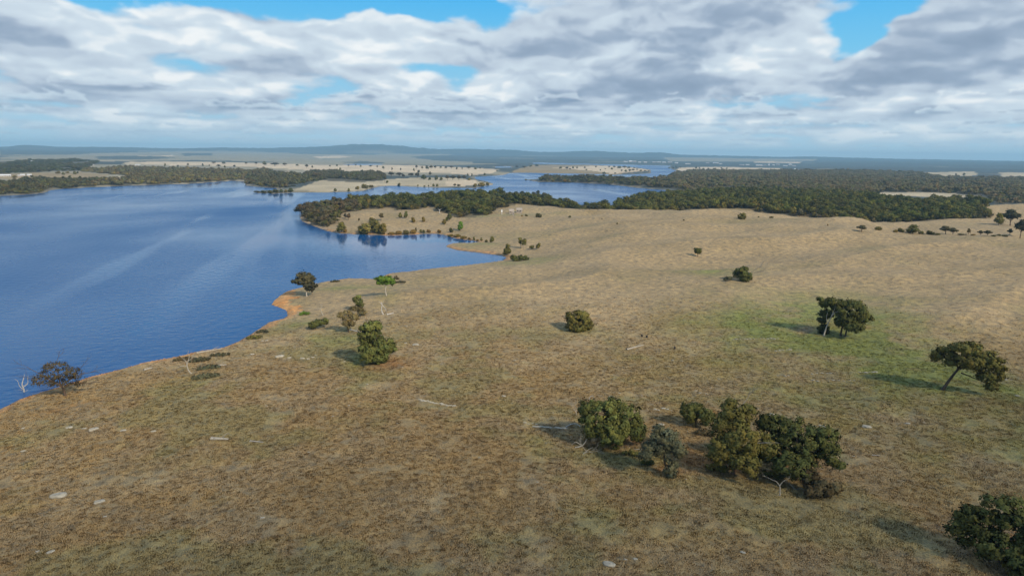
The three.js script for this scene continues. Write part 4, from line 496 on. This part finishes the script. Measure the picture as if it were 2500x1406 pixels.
stand('tree', 'tree', 'tree along the dip behind the crest', 'trees along the dip behind the crest', [[2105, 566, 27, 15, 'gum', 'n'], [2146, 562, 18, 10, 'low', 'n'], [2188, 567, 14, 7, 'low', 'warm'], [2200, 566, 20, 10, 'low', 'n'], [2230, 571, 29, 21, 'round', 'dusky'], [2250, 571, 13, 8, 'low', 'n'], [2272, 573, 20, 11, 'low', 'dark'], [2310, 572, 27, 18, 'gum', 'n'], [2328, 573, 22, 15, 'gum', 'n'], [2366, 572, 8, 12, 'tall', 'warm'], [2395, 574, 13, 10, 'gum', 'dark'], [2412, 575, 18, 11, 'gum', 'dark'], [2440, 576, 9, 5, 'low', 'dark'], [2467, 574, 12, 13, 'gum', 'dark'], [2350, 574, 20, 4, 'low', 'dark'], [2290, 574, 14, 5, 'low', 'dark'], [2378, 575, 16, 4, 'low', 'brown'], [2428, 577, 14, 4, 'low', 'dark'], [2455, 578, 14, 5, 'low', 'dark']]);
stand('tree', 'tree', '', undefined, [[2439, 549, 19, 25, 'round', 'warm', 'brownish round tree, left of the two trees on the right hand far paddock'], [2468, 551, 36, 33, 'gum', 'dark', 'darker spreading tree, right of the two trees on the right hand far paddock'], [2492, 581, 28, 38, 'gum', 'dark', 'dark tree cut by the right edge behind the crest']]);
stand('tree', 'tree', 'tree on the far left tan paddock', 'trees on the far left paddock', [[140, 424, 14, 6, 'low', 'warm'], [153, 427, 7, 6, 'round', 'warm'], [163, 423, 8, 5, 'low', 'warm'], [181, 426, 8, 7, 'round', 'warm'], [169, 433, 10, 5, 'low', 'dark'], [149, 436, 6, 4, 'low', 'dark'], [217, 437, 6, 5, 'round', 'dark'], [34, 435, 9, 6, 'round', 'brown'], [64, 436, 9, 5, 'round', 'dark'], [188, 423, 6, 5, 'low', 'dark']]);

// ---------------------------------------------------------------- woods that read as one mass
function patch(seed, list) { // a few trees as one geometry, trunks in the same mesh
  const L = new Leaves(seed); const rng = RNG(seed);
  for (const [x, z, w, h, tone, low] of list) {
    const c = TONES[tone], y = h * (low ? 0.45 : 0.62);
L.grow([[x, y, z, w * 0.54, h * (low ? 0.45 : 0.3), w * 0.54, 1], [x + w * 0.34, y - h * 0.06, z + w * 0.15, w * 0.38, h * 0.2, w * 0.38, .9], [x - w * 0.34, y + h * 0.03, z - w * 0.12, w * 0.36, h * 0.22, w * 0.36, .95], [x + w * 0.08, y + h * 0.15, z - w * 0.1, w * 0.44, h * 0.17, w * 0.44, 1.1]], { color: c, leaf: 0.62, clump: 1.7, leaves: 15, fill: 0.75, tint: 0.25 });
    for (let k = 0; k < 3; k++) { const a = k * 2.1, i = L.p.length / 3; L.p.push(x + Math.cos(a) * .3, -1.5, z + Math.sin(a) * .3, x + Math.cos(a + 2.1) * .3, -1.5, z + Math.sin(a + 2.1) * .3, x, y, z); for (let q = 0; q < 3; q++) { L.n.push(Math.cos(a + 1), 0, Math.sin(a + 1)); L.c.push(0.12, 0.1, 0.08); } L.i.push(i, i + 2, i + 1); }
  }
  return L.geometry();
}
const PATCHES = {
  green: patch(51, [[-4, -3, 8, 10, 'green'], [4, -2, 9, 12, 'dark'], [-2, 5, 7, 9, 'olive', 1], [5, 5, 6, 7, 'dusky', 1]]),
  dusky: patch(52, [[-4, -3, 9, 11, 'dusky'], [4, -3, 7, 12, 'dusky'], [-3, 5, 7, 8, 'grey', 1], [5, 4, 8, 9, 'dark']]),
  pale: patch(53, [[-4, -3, 8, 9, 'grey', 1], [4, -3, 7, 10, 'dusky'], [-3, 5, 8, 8, 'olive', 1], [5, 4, 7, 8, 'brown', 1]]),
};
const woodMat = Object.assign(new THREE.MeshPhysicalMaterial({ vertexColors: true, roughness: 0.85, specularIntensity: 0.25, side: THREE.DoubleSide }), { name: 'leaves of the woods' });
function wood(name, label, outlineKey, patchKey, step, size, tint, seed, gap = 0) {
  const o = WOODS[outlineKey], rng = RNG(seed), M = [], C = [], m = new THREE.Matrix4(), q = new THREE.Quaternion(), up = new THREE.Vector3(0, 1, 0), c = new THREE.Color();
  for (let x = o.x0; x < o.x1; x += step) for (let z = o.z0; z < o.z1; z += step) {
    const X = x + (rng() - 0.5) * step * 0.9, Z = z + (rng() - 0.5) * step * 0.9;
    if (!inside(o, X, Z) || (gap && noise(X / 60, Z / 60) + 0.5 * noise(X / 23, Z / 23) > 0.75 - gap)) continue;
    if (FIELDS.some(([, f]) => inside(f, X, Z))) continue;
    const sd = shoreSide(X, Z); if (sd < 3) continue;
    const s = size * (0.55 + 0.65 * rng() * rng() + 0.2 * rng()), tall = s * (0.72 + 0.5 * rng());
    M.push(m.compose(new THREE.Vector3(X, height(X, Z, sd) - 0.2, Z), q.setFromAxisAngle(up, rng() * 6.28), new THREE.Vector3(s, tall, s)).clone());
    const t = 0.78 + 0.44 * rng() + 0.16 * noise(X / 70, Z / 70); C.push(c.setRGB(tint[0] * t * (1 + 0.25 * (rng() - 0.5)), tint[1] * t, tint[2] * t * (1 + 0.25 * (rng() - 0.5))).clone());
  }
  const I = new THREE.InstancedMesh(PATCHES[patchKey], woodMat, M.length); M.forEach((a, i) => { I.setMatrixAt(i, a); I.setColorAt(i, C[i]); });
  I.name = name; I.userData.kind = 'stuff'; I.userData.label = label; I.castShadow = I.receiveShadow = true; scene.add(I);
  console.log(outlineKey, M.length);
}
wood('wood', 'dense green wood behind the crest of the paddock on the right', 'right', 'green', 9.8, 0.95, [1.1, 1.05, .9], 61, .18);
wood('wood_001', 'wide dusky forest stretching behind the green wood on the right', 'rightFar', 'dusky', 15, 1.0, [1.75, 1.55, 1.4], 62, .1);
wood('wood_002', 'wooded part of the narrow spit running across the channel', 'spit', 'dusky', 16, 1.0, [1.2, 1.15, 1.0], 63, .25);
wood('wood_003', 'brownish clump of trees at the tip of the peninsula', 'tip', 'dusky', 9.5, 0.95, [1.15, 1.0, .95], 64, .1);
wood('wood_004', 'dark wood along the far side of the peninsula', 'peninsula', 'green', 9.2, 0.92, [1.0, .97, .88], 65, .2);
wood('wood_005', 'grey green wood on the left end of the pale headland', 'leftHead', 'pale', 14, 1.05, [1.1, 1.1, 1.05], 66, .1);
wood('wood_006', 'belt of trees across the middle of the pale headland', 'leftBelt', 'dusky', 13, 1.0, [1.2, 1.15, 1.1], 67, .3);
wood('wood_007', 'olive woodland along the far left shore of the lake', 'left', 'pale', 15, 1.0, [1.45, 1.35, 1.25], 68, .12);
wood('wood_008', 'strip of trees along the left waterline below the tan paddock', 'leftShore', 'pale', 13, 0.95, [.95, .95, .85], 69, .1);
wood('wood_009', 'dark trees around the houses at the far left', 'leftTown', 'dusky', 17, 1.0, [.95, 1.0, 1.0], 70, .55);

// ---------------------------------------------------------------- buildings, far off
const M_WALL = [0.62, 0.5, 0.4].map((v, i) => new THREE.MeshStandardMaterial({ color: new THREE.Color(...[[.50, .46, .40], [.38, .31, .25], [.34, .29, .25]][i]), roughness: 0.9 })), M_ROOF = [[.62, .62, .61], [.42, .41, .41], [.36, .30, .24]].map((c) => new THREE.MeshStandardMaterial({ color: new THREE.Color(...c), roughness: 0.5 })), M_GLASS = new THREE.MeshStandardMaterial({ color: 0x1a2026, roughness: 0.2 }), M_DOOR = new THREE.MeshStandardMaterial({ color: 0x4a3a30, roughness: 0.7 });
function roofGeometry(w, d, h) { const s = new THREE.Shape(); s.moveTo(-d / 2, 0); s.lineTo(0, h); s.lineTo(d / 2, 0); s.lineTo(d / 2 - 0.02 * d, -0.06 * h); s.lineTo(-d / 2 + 0.02 * d, -0.06 * h); s.closePath(); const g = new THREE.ExtrudeGeometry(s, { depth: w, bevelEnabled: false }); g.translate(0, 0, -w / 2); g.rotateY(Math.PI / 2); return g; }
const houseKinds = [0, 1, 2].map((k) => { // 10 m wide, 8 m deep, 5 m to the ridge
  const g = new THREE.Group(); const wall = new THREE.BoxGeometry(10, 4, 8); wall.translate(0, 1, 0); part('wall', wall, M_WALL[k], g);
  const roof = roofGeometry(11, 9.4, 2.6); roof.translate(0, 3.02, 0); part('roof', roof, M_ROOF[k], g);
  for (const x of [-3, 3]) { const w = new THREE.BoxGeometry(1.6, 1.2, 0.1); w.translate(x, 1.7, 4.03); part('window', w, M_GLASS, g); }
  const d = new THREE.BoxGeometry(1, 2.1, 0.1); d.translate(0.2, 1.05, 4.03); part('door', d, M_DOOR, g); return g;
});
function houses(label, group, rows, k0 = 0) {
  const xs = rows.map((r) => r[0]);
  rows.forEach(([px, py, w, h = 3, own], i) => {
    const P = at(px, py), g = houseKinds[(k0 + (i % 3 === 2 ? 1 : 0)) % 3].clone(), W = w * P.m / 11, H = Math.max(0.8, h * P.m / 5.6);
    g.name = numbered('house'); g.position.set(P.x, P.y + 0.3, P.z); g.rotation.y = -P.az + (turner() - 0.5) * 0.5; g.scale.set(W, H, Math.min(W, H * 1.6)); tag(g, own ?? `${w >= 9 ? 'long' : 'small'} ${label}, ${sideOf(px, xs)}`, 'house', own ? undefined : `${group}: ${w >= 9 ? 'long' : 'small'}, ${sideOf(px, xs)}`); scene.add(g);
  });
}
houses('', '', [[5, 432, 9, 5, 'white roofed house at the far left edge by the tan paddock'], [17, 432, 11, 5, 'larger white roofed house, second from the left edge'], [45, 432, 5, 4, 'small white shed between two pairs of white roofed houses at far left'], [54, 430, 8, 3.5, 'flat white house right of the small shed at far left'], [70, 430, 8, 3.5, 'rightmost white house in the row above the tan paddock']]);
houses('', '', [[1249, 522, 12, 2.6, 'homestead with a long pale roof above the peninsula paddock'], [1253, 525, 4, 3, 'small pale shed in front of the homestead'], [1225, 524, 3, 3, 'little pale hut left of the homestead'], [1268, 519, 14, 2, 'low pale roofed shed behind the homestead']], 2);
houses('house among the left shore trees', 'houses among the left shore trees', [[48, 395, 8, 3], [57, 396, 6, 3], [74, 396, 10, 3], [86, 396, 8, 2.5], [98, 396, 8, 2.5], [108, 395, 6, 2.5], [165, 404, 12, 3.5], [176, 406, 8, 2.5], [222, 404, 9, 2.5], [92, 406, 8, 3], [5, 410, 8, 2.5], [132, 404, 9, 3], [335, 404, 10, 2.5]]);
houses('white building of the far town', 'white buildings of the far town', [[1528, 396, 9, 2.5], [1540, 395.5, 8, 3.5], [1550, 396, 8, 3], [1562, 397, 6, 2], [1576, 397, 8, 2], [1598, 397, 10, 2.2], [1610, 397, 8, 2.2], [1622, 397.5, 9, 2.2], [1636, 397.5, 10, 2.6], [1652, 399, 7, 2.5], [1680, 401, 12, 2], [1728, 399, 8, 2], [1748, 399, 12, 2.4], [1760, 401, 6, 2], [1812, 404, 10, 2], [1826, 403.5, 8, 2], [1854, 405, 14, 2.4], [1868, 405, 6, 2], [1878, 404, 4, 3], [1889, 404, 5, 2], [1900, 403, 8, 2.4], [1918, 406, 9, 2], [1930, 403, 7, 2.4], [1940, 406, 8, 2]]);
houses('house past the pale field', 'houses past the pale field', [[1938, 418, 5, 3], [1942, 415, 4, 3], [1953, 417, 7, 3], [1959, 423, 5, 4], [1964, 427, 4, 3], [1969, 419, 5, 3], [1986, 420, 6, 2.5], [2000, 417, 5, 3], [2012, 422, 9, 3], [2030, 419, 6, 3], [2022, 421, 7, 2.4], [1980, 425, 9, 1.6], [2256, 440, 10, 3], [2316, 444, 7, 3], [2340, 446, 12, 4], [2354, 446, 8, 4], [2378, 446, 8, 4], [2390, 448, 7, 3], [2414, 447, 6, 4]], 0);
houses('roof in the dusky forest', 'roofs inside the dusky forest', [[1932, 454, 8, 3], [1850, 449, 6, 2], [2088, 456, 8, 3], [2100, 459, 5, 3], [2116, 457, 6, 4], [2210, 454, 14, 4]], 1);

// ---------------------------------------------------------------- stones, fallen wood
const stoneTex = textureOf(128, (i) => { const k = 0.78 + 0.3 * barkN[i]; return [k, k * 0.98, k * 0.94]; }, true);
const stoneMat = Object.assign(new THREE.MeshStandardMaterial({ color: new THREE.Color(0.42, 0.38, 0.30), map: stoneTex, bumpMap: stoneTex, bumpScale: 0.06, roughness: 0.95 }), { name: 'pale stone' });
const stones = [1, 2, 3, 4, 5].map((s) => { const g = new THREE.IcosahedronGeometry(1, 2), p = g.attributes.position, v = new THREE.Vector3(); for (let i = 0; i < p.count; i++) { v.fromBufferAttribute(p, i); const k = 1 + 0.28 * noise(v.x * 1.3 + s * 9, v.z * 1.3 + v.y) + 0.12 * noise(v.x * 3 + s, v.y * 3 - v.z * 2); v.multiplyScalar(k); if (v.y > 0.5) v.y = 0.5 + (v.y - 0.5) * 0.35; p.setXYZ(i, v.x, v.y, v.z); } g.computeVertexNormals(); return g; });
const rnd = RNG(900);
function stone(px, py, w, label, group, h = 0.5, long = 0.6) { // w in pixels of the photograph
  const P = at(px, py), o = new THREE.Mesh(stones[Math.floor(rnd() * 5)], stoneMat), r = w * P.m * 0.45; o.name = numbered('stone'); o.position.set(P.x, P.y + r * h * 0.3, P.z); o.rotation.y = -P.az + (rnd() - 0.5) * 0.7; o.scale.set(r, r * h, r * long); o.castShadow = o.receiveShadow = true; tag(o, label, 'stone', group); scene.add(o);
}
[[1488, 1380, 32, 'largest flat pale stone at the bottom of the photo'], [1552, 1366, 13, 'small white stone right of the largest flat stone at the bottom'], [1528, 1367, 10, 'dim little stone just left of the small white stone at the bottom'], [1815, 1350, 14, 'lone pale stone low down on the right, under the near thicket'], [1615, 1038, 17, 'white stone between the left bush and the small dark bush of the thicket'], [1494, 970, 14, 'pale stone just above the leftmost bush of the thicket'], [228, 1050, 22, 'pale stone in the left foreground, largest of the row'], [168, 1045, 15, 'flat pale stone left in the row at the left'], [205, 1047, 9, 'small stone left of the largest stone in the left row'], [300, 1052, 14, 'pale round stone right of the largest in the left row'], [374, 1054, 12, 'tilted pale stone at the right end of the left row'], [55, 1046, 8, 'little stone by itself at the left edge'], [143, 1213, 34, 'broad pinkish stone in the left foreground'], [242, 1227, 24, 'pinkish arched stone right of the broad pinkish stone'], [255, 1262, 9, 'small white stone below the arched pinkish stone'], [90, 1347, 9, 'small pale stone at the lower left, left of a flat one'], [122, 1349, 16, 'flat pale stone at the lower left'], [55, 1102, 9, 'small pale stone on the left foreground slope'], [615, 866, 12, 'pale boulder below the scrub on the lake bank'], [1015, 843, 18, 'low pale stone right of the two crowned tree'], [990, 838, 8, 'small stone beside the low pale stone'], [992, 796, 6, 'tiny white stone alone in the middle paddock'], [2118, 1044, 22, 'pale cracked stone right of the near thicket'], [2218, 1035, 12, 'flat pale stone far right of the near thicket'], [2258, 1033, 6, 'tiny white stone right of the flat stone'], [2486, 967, 8, 'white stone near the right edge below the leaning tree'], [1230, 968, 12, 'pale stone left above the thicket, by itself'], [640, 1265, 12, 'grey stone low in the left centre']].forEach(([x, y, w, l]) => stone(x, y, w, l));
const row = (label, group, list) => { const xs = list.map((r) => r[0]), ws = list.map((r) => r[2]).sort((a, b) => a - b); list.forEach(([x, y, w]) => { const size = w >= ws[Math.floor(ws.length * 0.75)] ? 'larger' : w <= ws[Math.floor(ws.length * 0.25)] ? 'small' : 'middling'; stone(x, y, w, `${size} ${label}, ${sideOf(x, xs)}`, `${group}: ${size}, ${sideOf(x, xs)}`); }); };
const line = (x0, y0, x1, y1, n, w0, w1, jitter = 3) => Array.from({ length: n }, (_, i) => { const t = i / (n - 1); return [lerp(x0, x1, t) + (rnd() - 0.5) * jitter, lerp(y0, y1, t) + (rnd() - 0.5) * jitter, lerp(w0, w1, rnd())]; });
row('white stone in the short diagonal row in the centre foreground', 'stones of the diagonal row', line(1025, 977, 1110, 993, 16, 5, 12));
row('white stone in the broken row left of the near thicket', 'stones left of the thicket', [...line(1282, 1034, 1310, 1036, 4, 6, 10), ...line(1305, 1042, 1385, 1047, 11, 7, 16, 2)]);
row('pale stone in the row below the beach', 'stones below the beach', [[682, 872, 22], [706, 874, 10], [738, 876, 13], [752, 877, 10], [763, 873, 10], [690, 869, 8], [770, 868, 6], [640, 833, 8], [650, 832, 9]]);
row('pale stone in the line across the green grass', 'stones across the green grass', [...line(1790, 829, 1900, 827, 14, 4, 8, 2), ...line(1895, 857, 1930, 855, 5, 4, 10, 2)]);
row('pale stone in lines on the right slope', 'stones on the right hand slope', [...line(2100, 910, 2140, 909, 6, 4, 9, 2), ...line(1985, 913, 2030, 912, 5, 4, 8, 3), ...line(1900, 918, 1925, 918, 4, 4, 9), ...line(1985, 930, 2100, 930, 10, 4, 9, 3), ...line(2415, 925, 2470, 928, 6, 4, 8, 3)]);
row('pale stone strewn above the middle of the near thicket', 'stones above the thicket', [[1600, 1000, 10], [1608, 1002, 8], [1620, 998, 12], [1630, 1000, 10], [1640, 1003, 6], [1885, 1012, 14], [1878, 1014, 9], [1990, 1042, 12], [2004, 1040, 10], [2015, 1043, 11], [1710, 960, 8], [1700, 955, 8], [1725, 962, 7], [1838, 1001, 9], [2035, 1118, 8], [2085, 1115, 7]]);
row('pale stone strewn over the middle foreground', 'stones strewn over the foreground', Array.from({ length: 40 }, () => { const y = 880 + 300 * Math.pow(rnd(), 1.4); return [500 + 1400 * rnd(), y, 3.5 + 4 * rnd()]; }));
function log(name, label, a, b, w, mat = BARK.dead) { const P = at(...a), Q = at(...b), r = w * P.m * 0.5, o = thing(name, label, 'log', P, 0); const d = [Q.x - P.x, Q.y - P.y, Q.z - P.z]; part('trunk', limbGeometry([[0, r * .5, 0], [d[0] * .35, d[1] * .35 + r * 0.8, d[2] * .35 + r * .4], [d[0] * .7, d[1] * .7 + r * .7, d[2] * .7], [d[0], d[1] + r * .6, d[2]]], r, r * 0.55), mat, o); const s = [d[0] * .6, d[1] * .6 + r, d[2] * .6]; part('limb', limbGeometry([s, [s[0] + d[0] * .1 + r * 2, s[1] + r * 2.5, s[2] + d[2] * .1], [s[0] + d[0] * .2 + r * 3, s[1] + r * 3, s[2] + d[2] * .25]], r * .35, r * .1, 5), mat, o); return o; }
log('fallen_log', 'straight pale fallen log in the open paddock below the round bush', [1530, 855], [1571, 844], 5);
log('fallen_log', 'thick pale fallen log lying flat in the left foreground', [516, 1073], [556, 1075], 8);
log('fallen_log', 'thin pale fallen log right of the thick one in the left foreground', [610, 1078], [642, 1081], 4);
log('fallen_log', 'short pale fallen log under the V shaped shrub', [854, 806], [878, 812], 4, BARK.white);
log('fallen_log', 'pale fallen log at the foot of the leaning white dead tree', [945, 769], [962, 766], 4, BARK.white);
log('driftwood', 'long pale driftwood on the waterline by the toppled dead tree', [478, 863], [540, 853], 4);
log('fallen_log', 'pale log on the scrubby bank right of the toppled dead tree', [516, 896], [552, 892], 5);
log('driftwood', 'pale snag lying on the bank left of the toppled dead tree', [350, 905], [370, 900], 5);
log('fallen_log', 'thin pale log on the grass right of the near thicket top', [2130, 1112], [2150, 1114], 3);
function snag(label, o) { tree('dead_branch', label, 'dead branch', o); }
snag('long bent pale dead branch reaching down left of the thicket', { base: [1405, 1093], bark: 'dead', wood: [[0.16, 0.09, [1405, 1093], [1420, 1088], [1430, 1075], [1434, 1065]], [0.1, 0.04, [1420, 1088], [1405, 1080], [1396, 1088]]], twigs: [[1405, 1093, -1, -.1, 2.2, 0.07, 2], [1412, 1091, -.3, -.5, 1.6, 0.05, 2]] });
snag('curved white dead limb arching into the left bush of the thicket', { base: [1382, 1043], bark: 'white', wood: [[0.13, 0.08, [1382, 1043], [1393, 1036], [1405, 1034], [1416, 1040]]] });
snag('bleached twiggy branch on the grass before the left bush', { base: [1425, 1108], bark: 'dead', wood: [[0.1, 0.04, [1425, 1108], [1436, 1098], [1446, 1092]]], twigs: [[1428, 1106, .9, .3, 2, 0.05, 2], [1432, 1102, -.6, .5, 2, 0.05, 2], [1440, 1104, .8, .4, 1.8, 0.05, 2]] });
snag('white dead branch poking out left of the grey leaved bush', { base: [1596, 1102], bark: 'white', wood: [[0.1, 0.05, [1596, 1102], [1585, 1098], [1572, 1100], [1550, 1101]], [0.07, 0.03, [1590, 1100], [1580, 1104], [1565, 1103]]] });
snag('forked bare dead stump at the front of the near thicket', { base: [1905, 1210], bark: 'dead', wood: [[0.14, 0.08, [1905, 1210], [1904, 1195], [1902, 1188]], [0.08, 0.03, [1903, 1190], [1895, 1182], [1885, 1180]], [0.08, 0.03, [1903, 1189], [1908, 1180], [1912, 1176]], [0.07, 0.03, [1904, 1208], [1896, 1212], [1886, 1213]]], twigs: [[1886, 1180, -1, .2, 1.2, 0.04, 1], [1911, 1178, .5, .7, 1, 0.04, 1]] });
snag('thin bare twigs beside the brown bush of the thicket', { base: [1945, 1195], bark: 'dead', wood: [[0.07, 0.03, [1945, 1195], [1936, 1190], [1928, 1184]], [0.07, 0.03, [1945, 1195], [1956, 1191], [1963, 1194]]], twigs: [[1940, 1192, -.3, -.5, 1.2, 0.03, 1]] });
snag('little curved white branch in the gap of the thicket', { base: [1678, 1053], bark: 'white', wood: [[0.07, 0.04, [1678, 1053], [1684, 1054], [1689, 1061]]] });
snag('pale arched dead branch above the leftmost bush', { base: [1438, 977], bark: 'white', wood: [[0.11, 0.05, [1438, 977], [1440, 970], [1446, 966], [1450, 969]]] });
snag('dry orange bush skeleton at the upper left of the leftmost bush', { base: [1408, 1014], bark: 'pale', wood: [[0.08, 0.04, [1408, 1014], [1406, 1006], [1400, 1000]]], twigs: [[1406, 1006, .6, .8, 1.6, 0.05, 3], [1404, 1004, -.6, .8, 1.6, 0.05, 3], [1407, 1008, .1, 1, 1.6, 0.05, 3]] });
tree('dead_tree', 'bare pale dead tree standing at the edge of the peninsula wood', 'dead tree', { base: [1073, 521], bark: 'white', wood: [[0.4, 0.2, [1073, 521], [1073, 516], [1073, 511]], [0.2, 0.08, [1073, 513], [1070, 511], [1068, 510]], [0.2, 0.08, [1073, 514], [1076, 511], [1078, 510]]] });
[[1568, 822, 'left of two small dark stumps above the straight fallen log'], [1580, 824, 'right of two small dark stumps above the straight fallen log'], [1648, 852, 'small dark stump right of the straight fallen log']].forEach(([x, y, label]) => { const P = at(x, y), o = thing('stump', label, 'stump', P, x); part('trunk', limbGeometry([[0, -.1, 0], [0.02, .3, 0], [0.08, .75, .04]], .42, .3, 8), BARK.dark, o); part('limb', limbGeometry([[0.02, .4, 0], [.35, .6, .1], [.55, .95, .1]], .12, .06, 5), BARK.dark, o); });
tree('dead_tree', 'slim bare dead stick standing in the open lake at left', 'dead stick', { base: [44, 748], bark: 'dark', wood: [[0.16, 0.08, [44, 748], [43, 745], [41, 741]]] });

// ---------------------------------------------------------------- grass that stands up, thick near the camera and thinner up the slope
{
  const blades = (seed, n, h, w) => { const rng = RNG(seed), p = [], nn = [], c = [], idx = []; for (let i = 0; i < n; i++) { const a = rng() * 6.28, d = rng() * w, x = Math.cos(a) * d, z = Math.sin(a) * d, b = rng() * 3.14, t = 0.04 + 0.035 * rng(), H = h * (0.55 + 0.6 * rng()), lx = (rng() - 0.3) * H * 0.7, lz = (rng() - 0.5) * H * 0.7, k = p.length / 3; p.push(x - Math.cos(b) * t, -0.05, z - Math.sin(b) * t, x + Math.cos(b) * t, -0.05, z + Math.sin(b) * t, x + lx, H, z + lz); const u = 0.8 + 0.4 * rng(); for (let q = 0; q < 3; q++) { nn.push(lx * 0.3, 1, lz * 0.3); c.push(u, u, u); } idx.push(k, k + 1, k + 2); } const g = new THREE.BufferGeometry(); g.setAttribute('position', new THREE.Float32BufferAttribute(p, 3)); g.setAttribute('normal', new THREE.Float32BufferAttribute(nn, 3)); g.setAttribute('color', new THREE.Float32BufferAttribute(c, 3)); g.setIndex(idx); g.normalizeNormals(); return g; };
  const mat = Object.assign(new THREE.MeshPhysicalMaterial({ vertexColors: true, roughness: 1, specularIntensity: 0.2, side: THREE.DoubleSide }), { name: 'grass blades' });
  const rng = RNG(321), m = new THREE.Matrix4(), q = new THREE.Quaternion(), up = new THREE.Vector3(0, 1, 0), c = new THREE.Color();
  const sow = (name, label, geo, count, r0, r1, scale, fade0) => {
    const M = [], C = [];
    for (let k = 0; k < count; k++) {
      const r = Math.sqrt(lerp(r0 * r0, r1 * r1, rng())), a = (rng() * 92 - 46) * R, x = Math.sin(a) * r, z = -Math.cos(a) * r;
      if (noise(x * 0.12, z * 0.12) + 0.6 * noise(x * 0.45, z * 0.45) < -0.75 + 0.5 * rng() || rng() < smooth(fade0, r1, r)) continue;
      const sd = shoreSide(x, z); if (sd < 2.5) continue;
      const h = height(x, z, sd), s = scale * (0.6 + 0.7 * rng()), k2 = cover(x, z, sd, h), t = 1.6 + 0.32 * rng(), pale = rng() < 0.08 ? 1.25 : 1;
      M.push(m.compose(new THREE.Vector3(x, h, z), q.setFromAxisAngle(up, rng() * 6.28), new THREE.Vector3(s, s * (0.7 + 0.6 * rng()), s)).clone()); C.push(c.setRGB(k2[0] * t * pale * 1.05, k2[1] * t * pale, k2[2] * t * pale).clone());
    }
    const I = new THREE.InstancedMesh(geo, mat, M.length); M.forEach((a, i) => { I.setMatrixAt(i, a); I.setColorAt(i, C[i]); }); I.name = name; I.userData.kind = 'stuff'; I.userData.label = label; I.castShadow = I.receiveShadow = true; scene.add(I); console.log(name, M.length);
  };
  sow('grass', 'dry grass of the near paddock', blades(1, 16, 0.16, 0.45), 430000, 70, 300, 0.95, 110);
  sow('grass_001', 'tussocks dotted up the far slope of the paddock', blades(2, 12, 0.22, 0.35), 26000, 240, 640, 0.8, 300);
}

// ---------------------------------------------------------------- an unseen low cloud, added behind the camera to shade the nearest grass
{
  const rng = RNG(5150), toSun = sun.position.clone().sub(sun.target.position).normalize(), lift = toSun.multiplyScalar(720 / toSun.y), parts = [];
  for (const [x, z, rx, rz, n] of [[-10, -8, 260, 60, 26], [190, -70, 120, 66, 16], [-190, 5, 120, 55, 10]]) for (let k = 0; k < n; k++) {
    const a = rng() * 6.28, q = Math.sqrt(rng()), r = 22 + 22 * rng(), g = new THREE.IcosahedronGeometry(r, 3), p = g.attributes.position;
    for (let i = 0; i < p.count; i++) { const X = p.getX(i), Y = p.getY(i), Z = p.getZ(i), s = 1 + 0.25 * noise(X / 14 + k, Z / 14 + Y / 11); p.setXYZ(i, X * s, Math.max(-r * 0.35, Y * s), Z * s); }
    g.computeVertexNormals(); g.translate(x + lift.x + Math.cos(a) * q * (rx - r), lift.y + rng() * 25, z + lift.z + Math.sin(a) * q * Math.max(8, rz - r)); parts.push(g);
  }
  const o = new THREE.Mesh(mergeGeometries(parts), new THREE.MeshStandardMaterial({ color: new THREE.Color(0.85, 0.86, 0.88), roughness: 1 })); o.name = 'cloud'; o.userData.kind = 'structure'; o.castShadow = true; scene.add(o);
}
renderer.render(scene, camera);
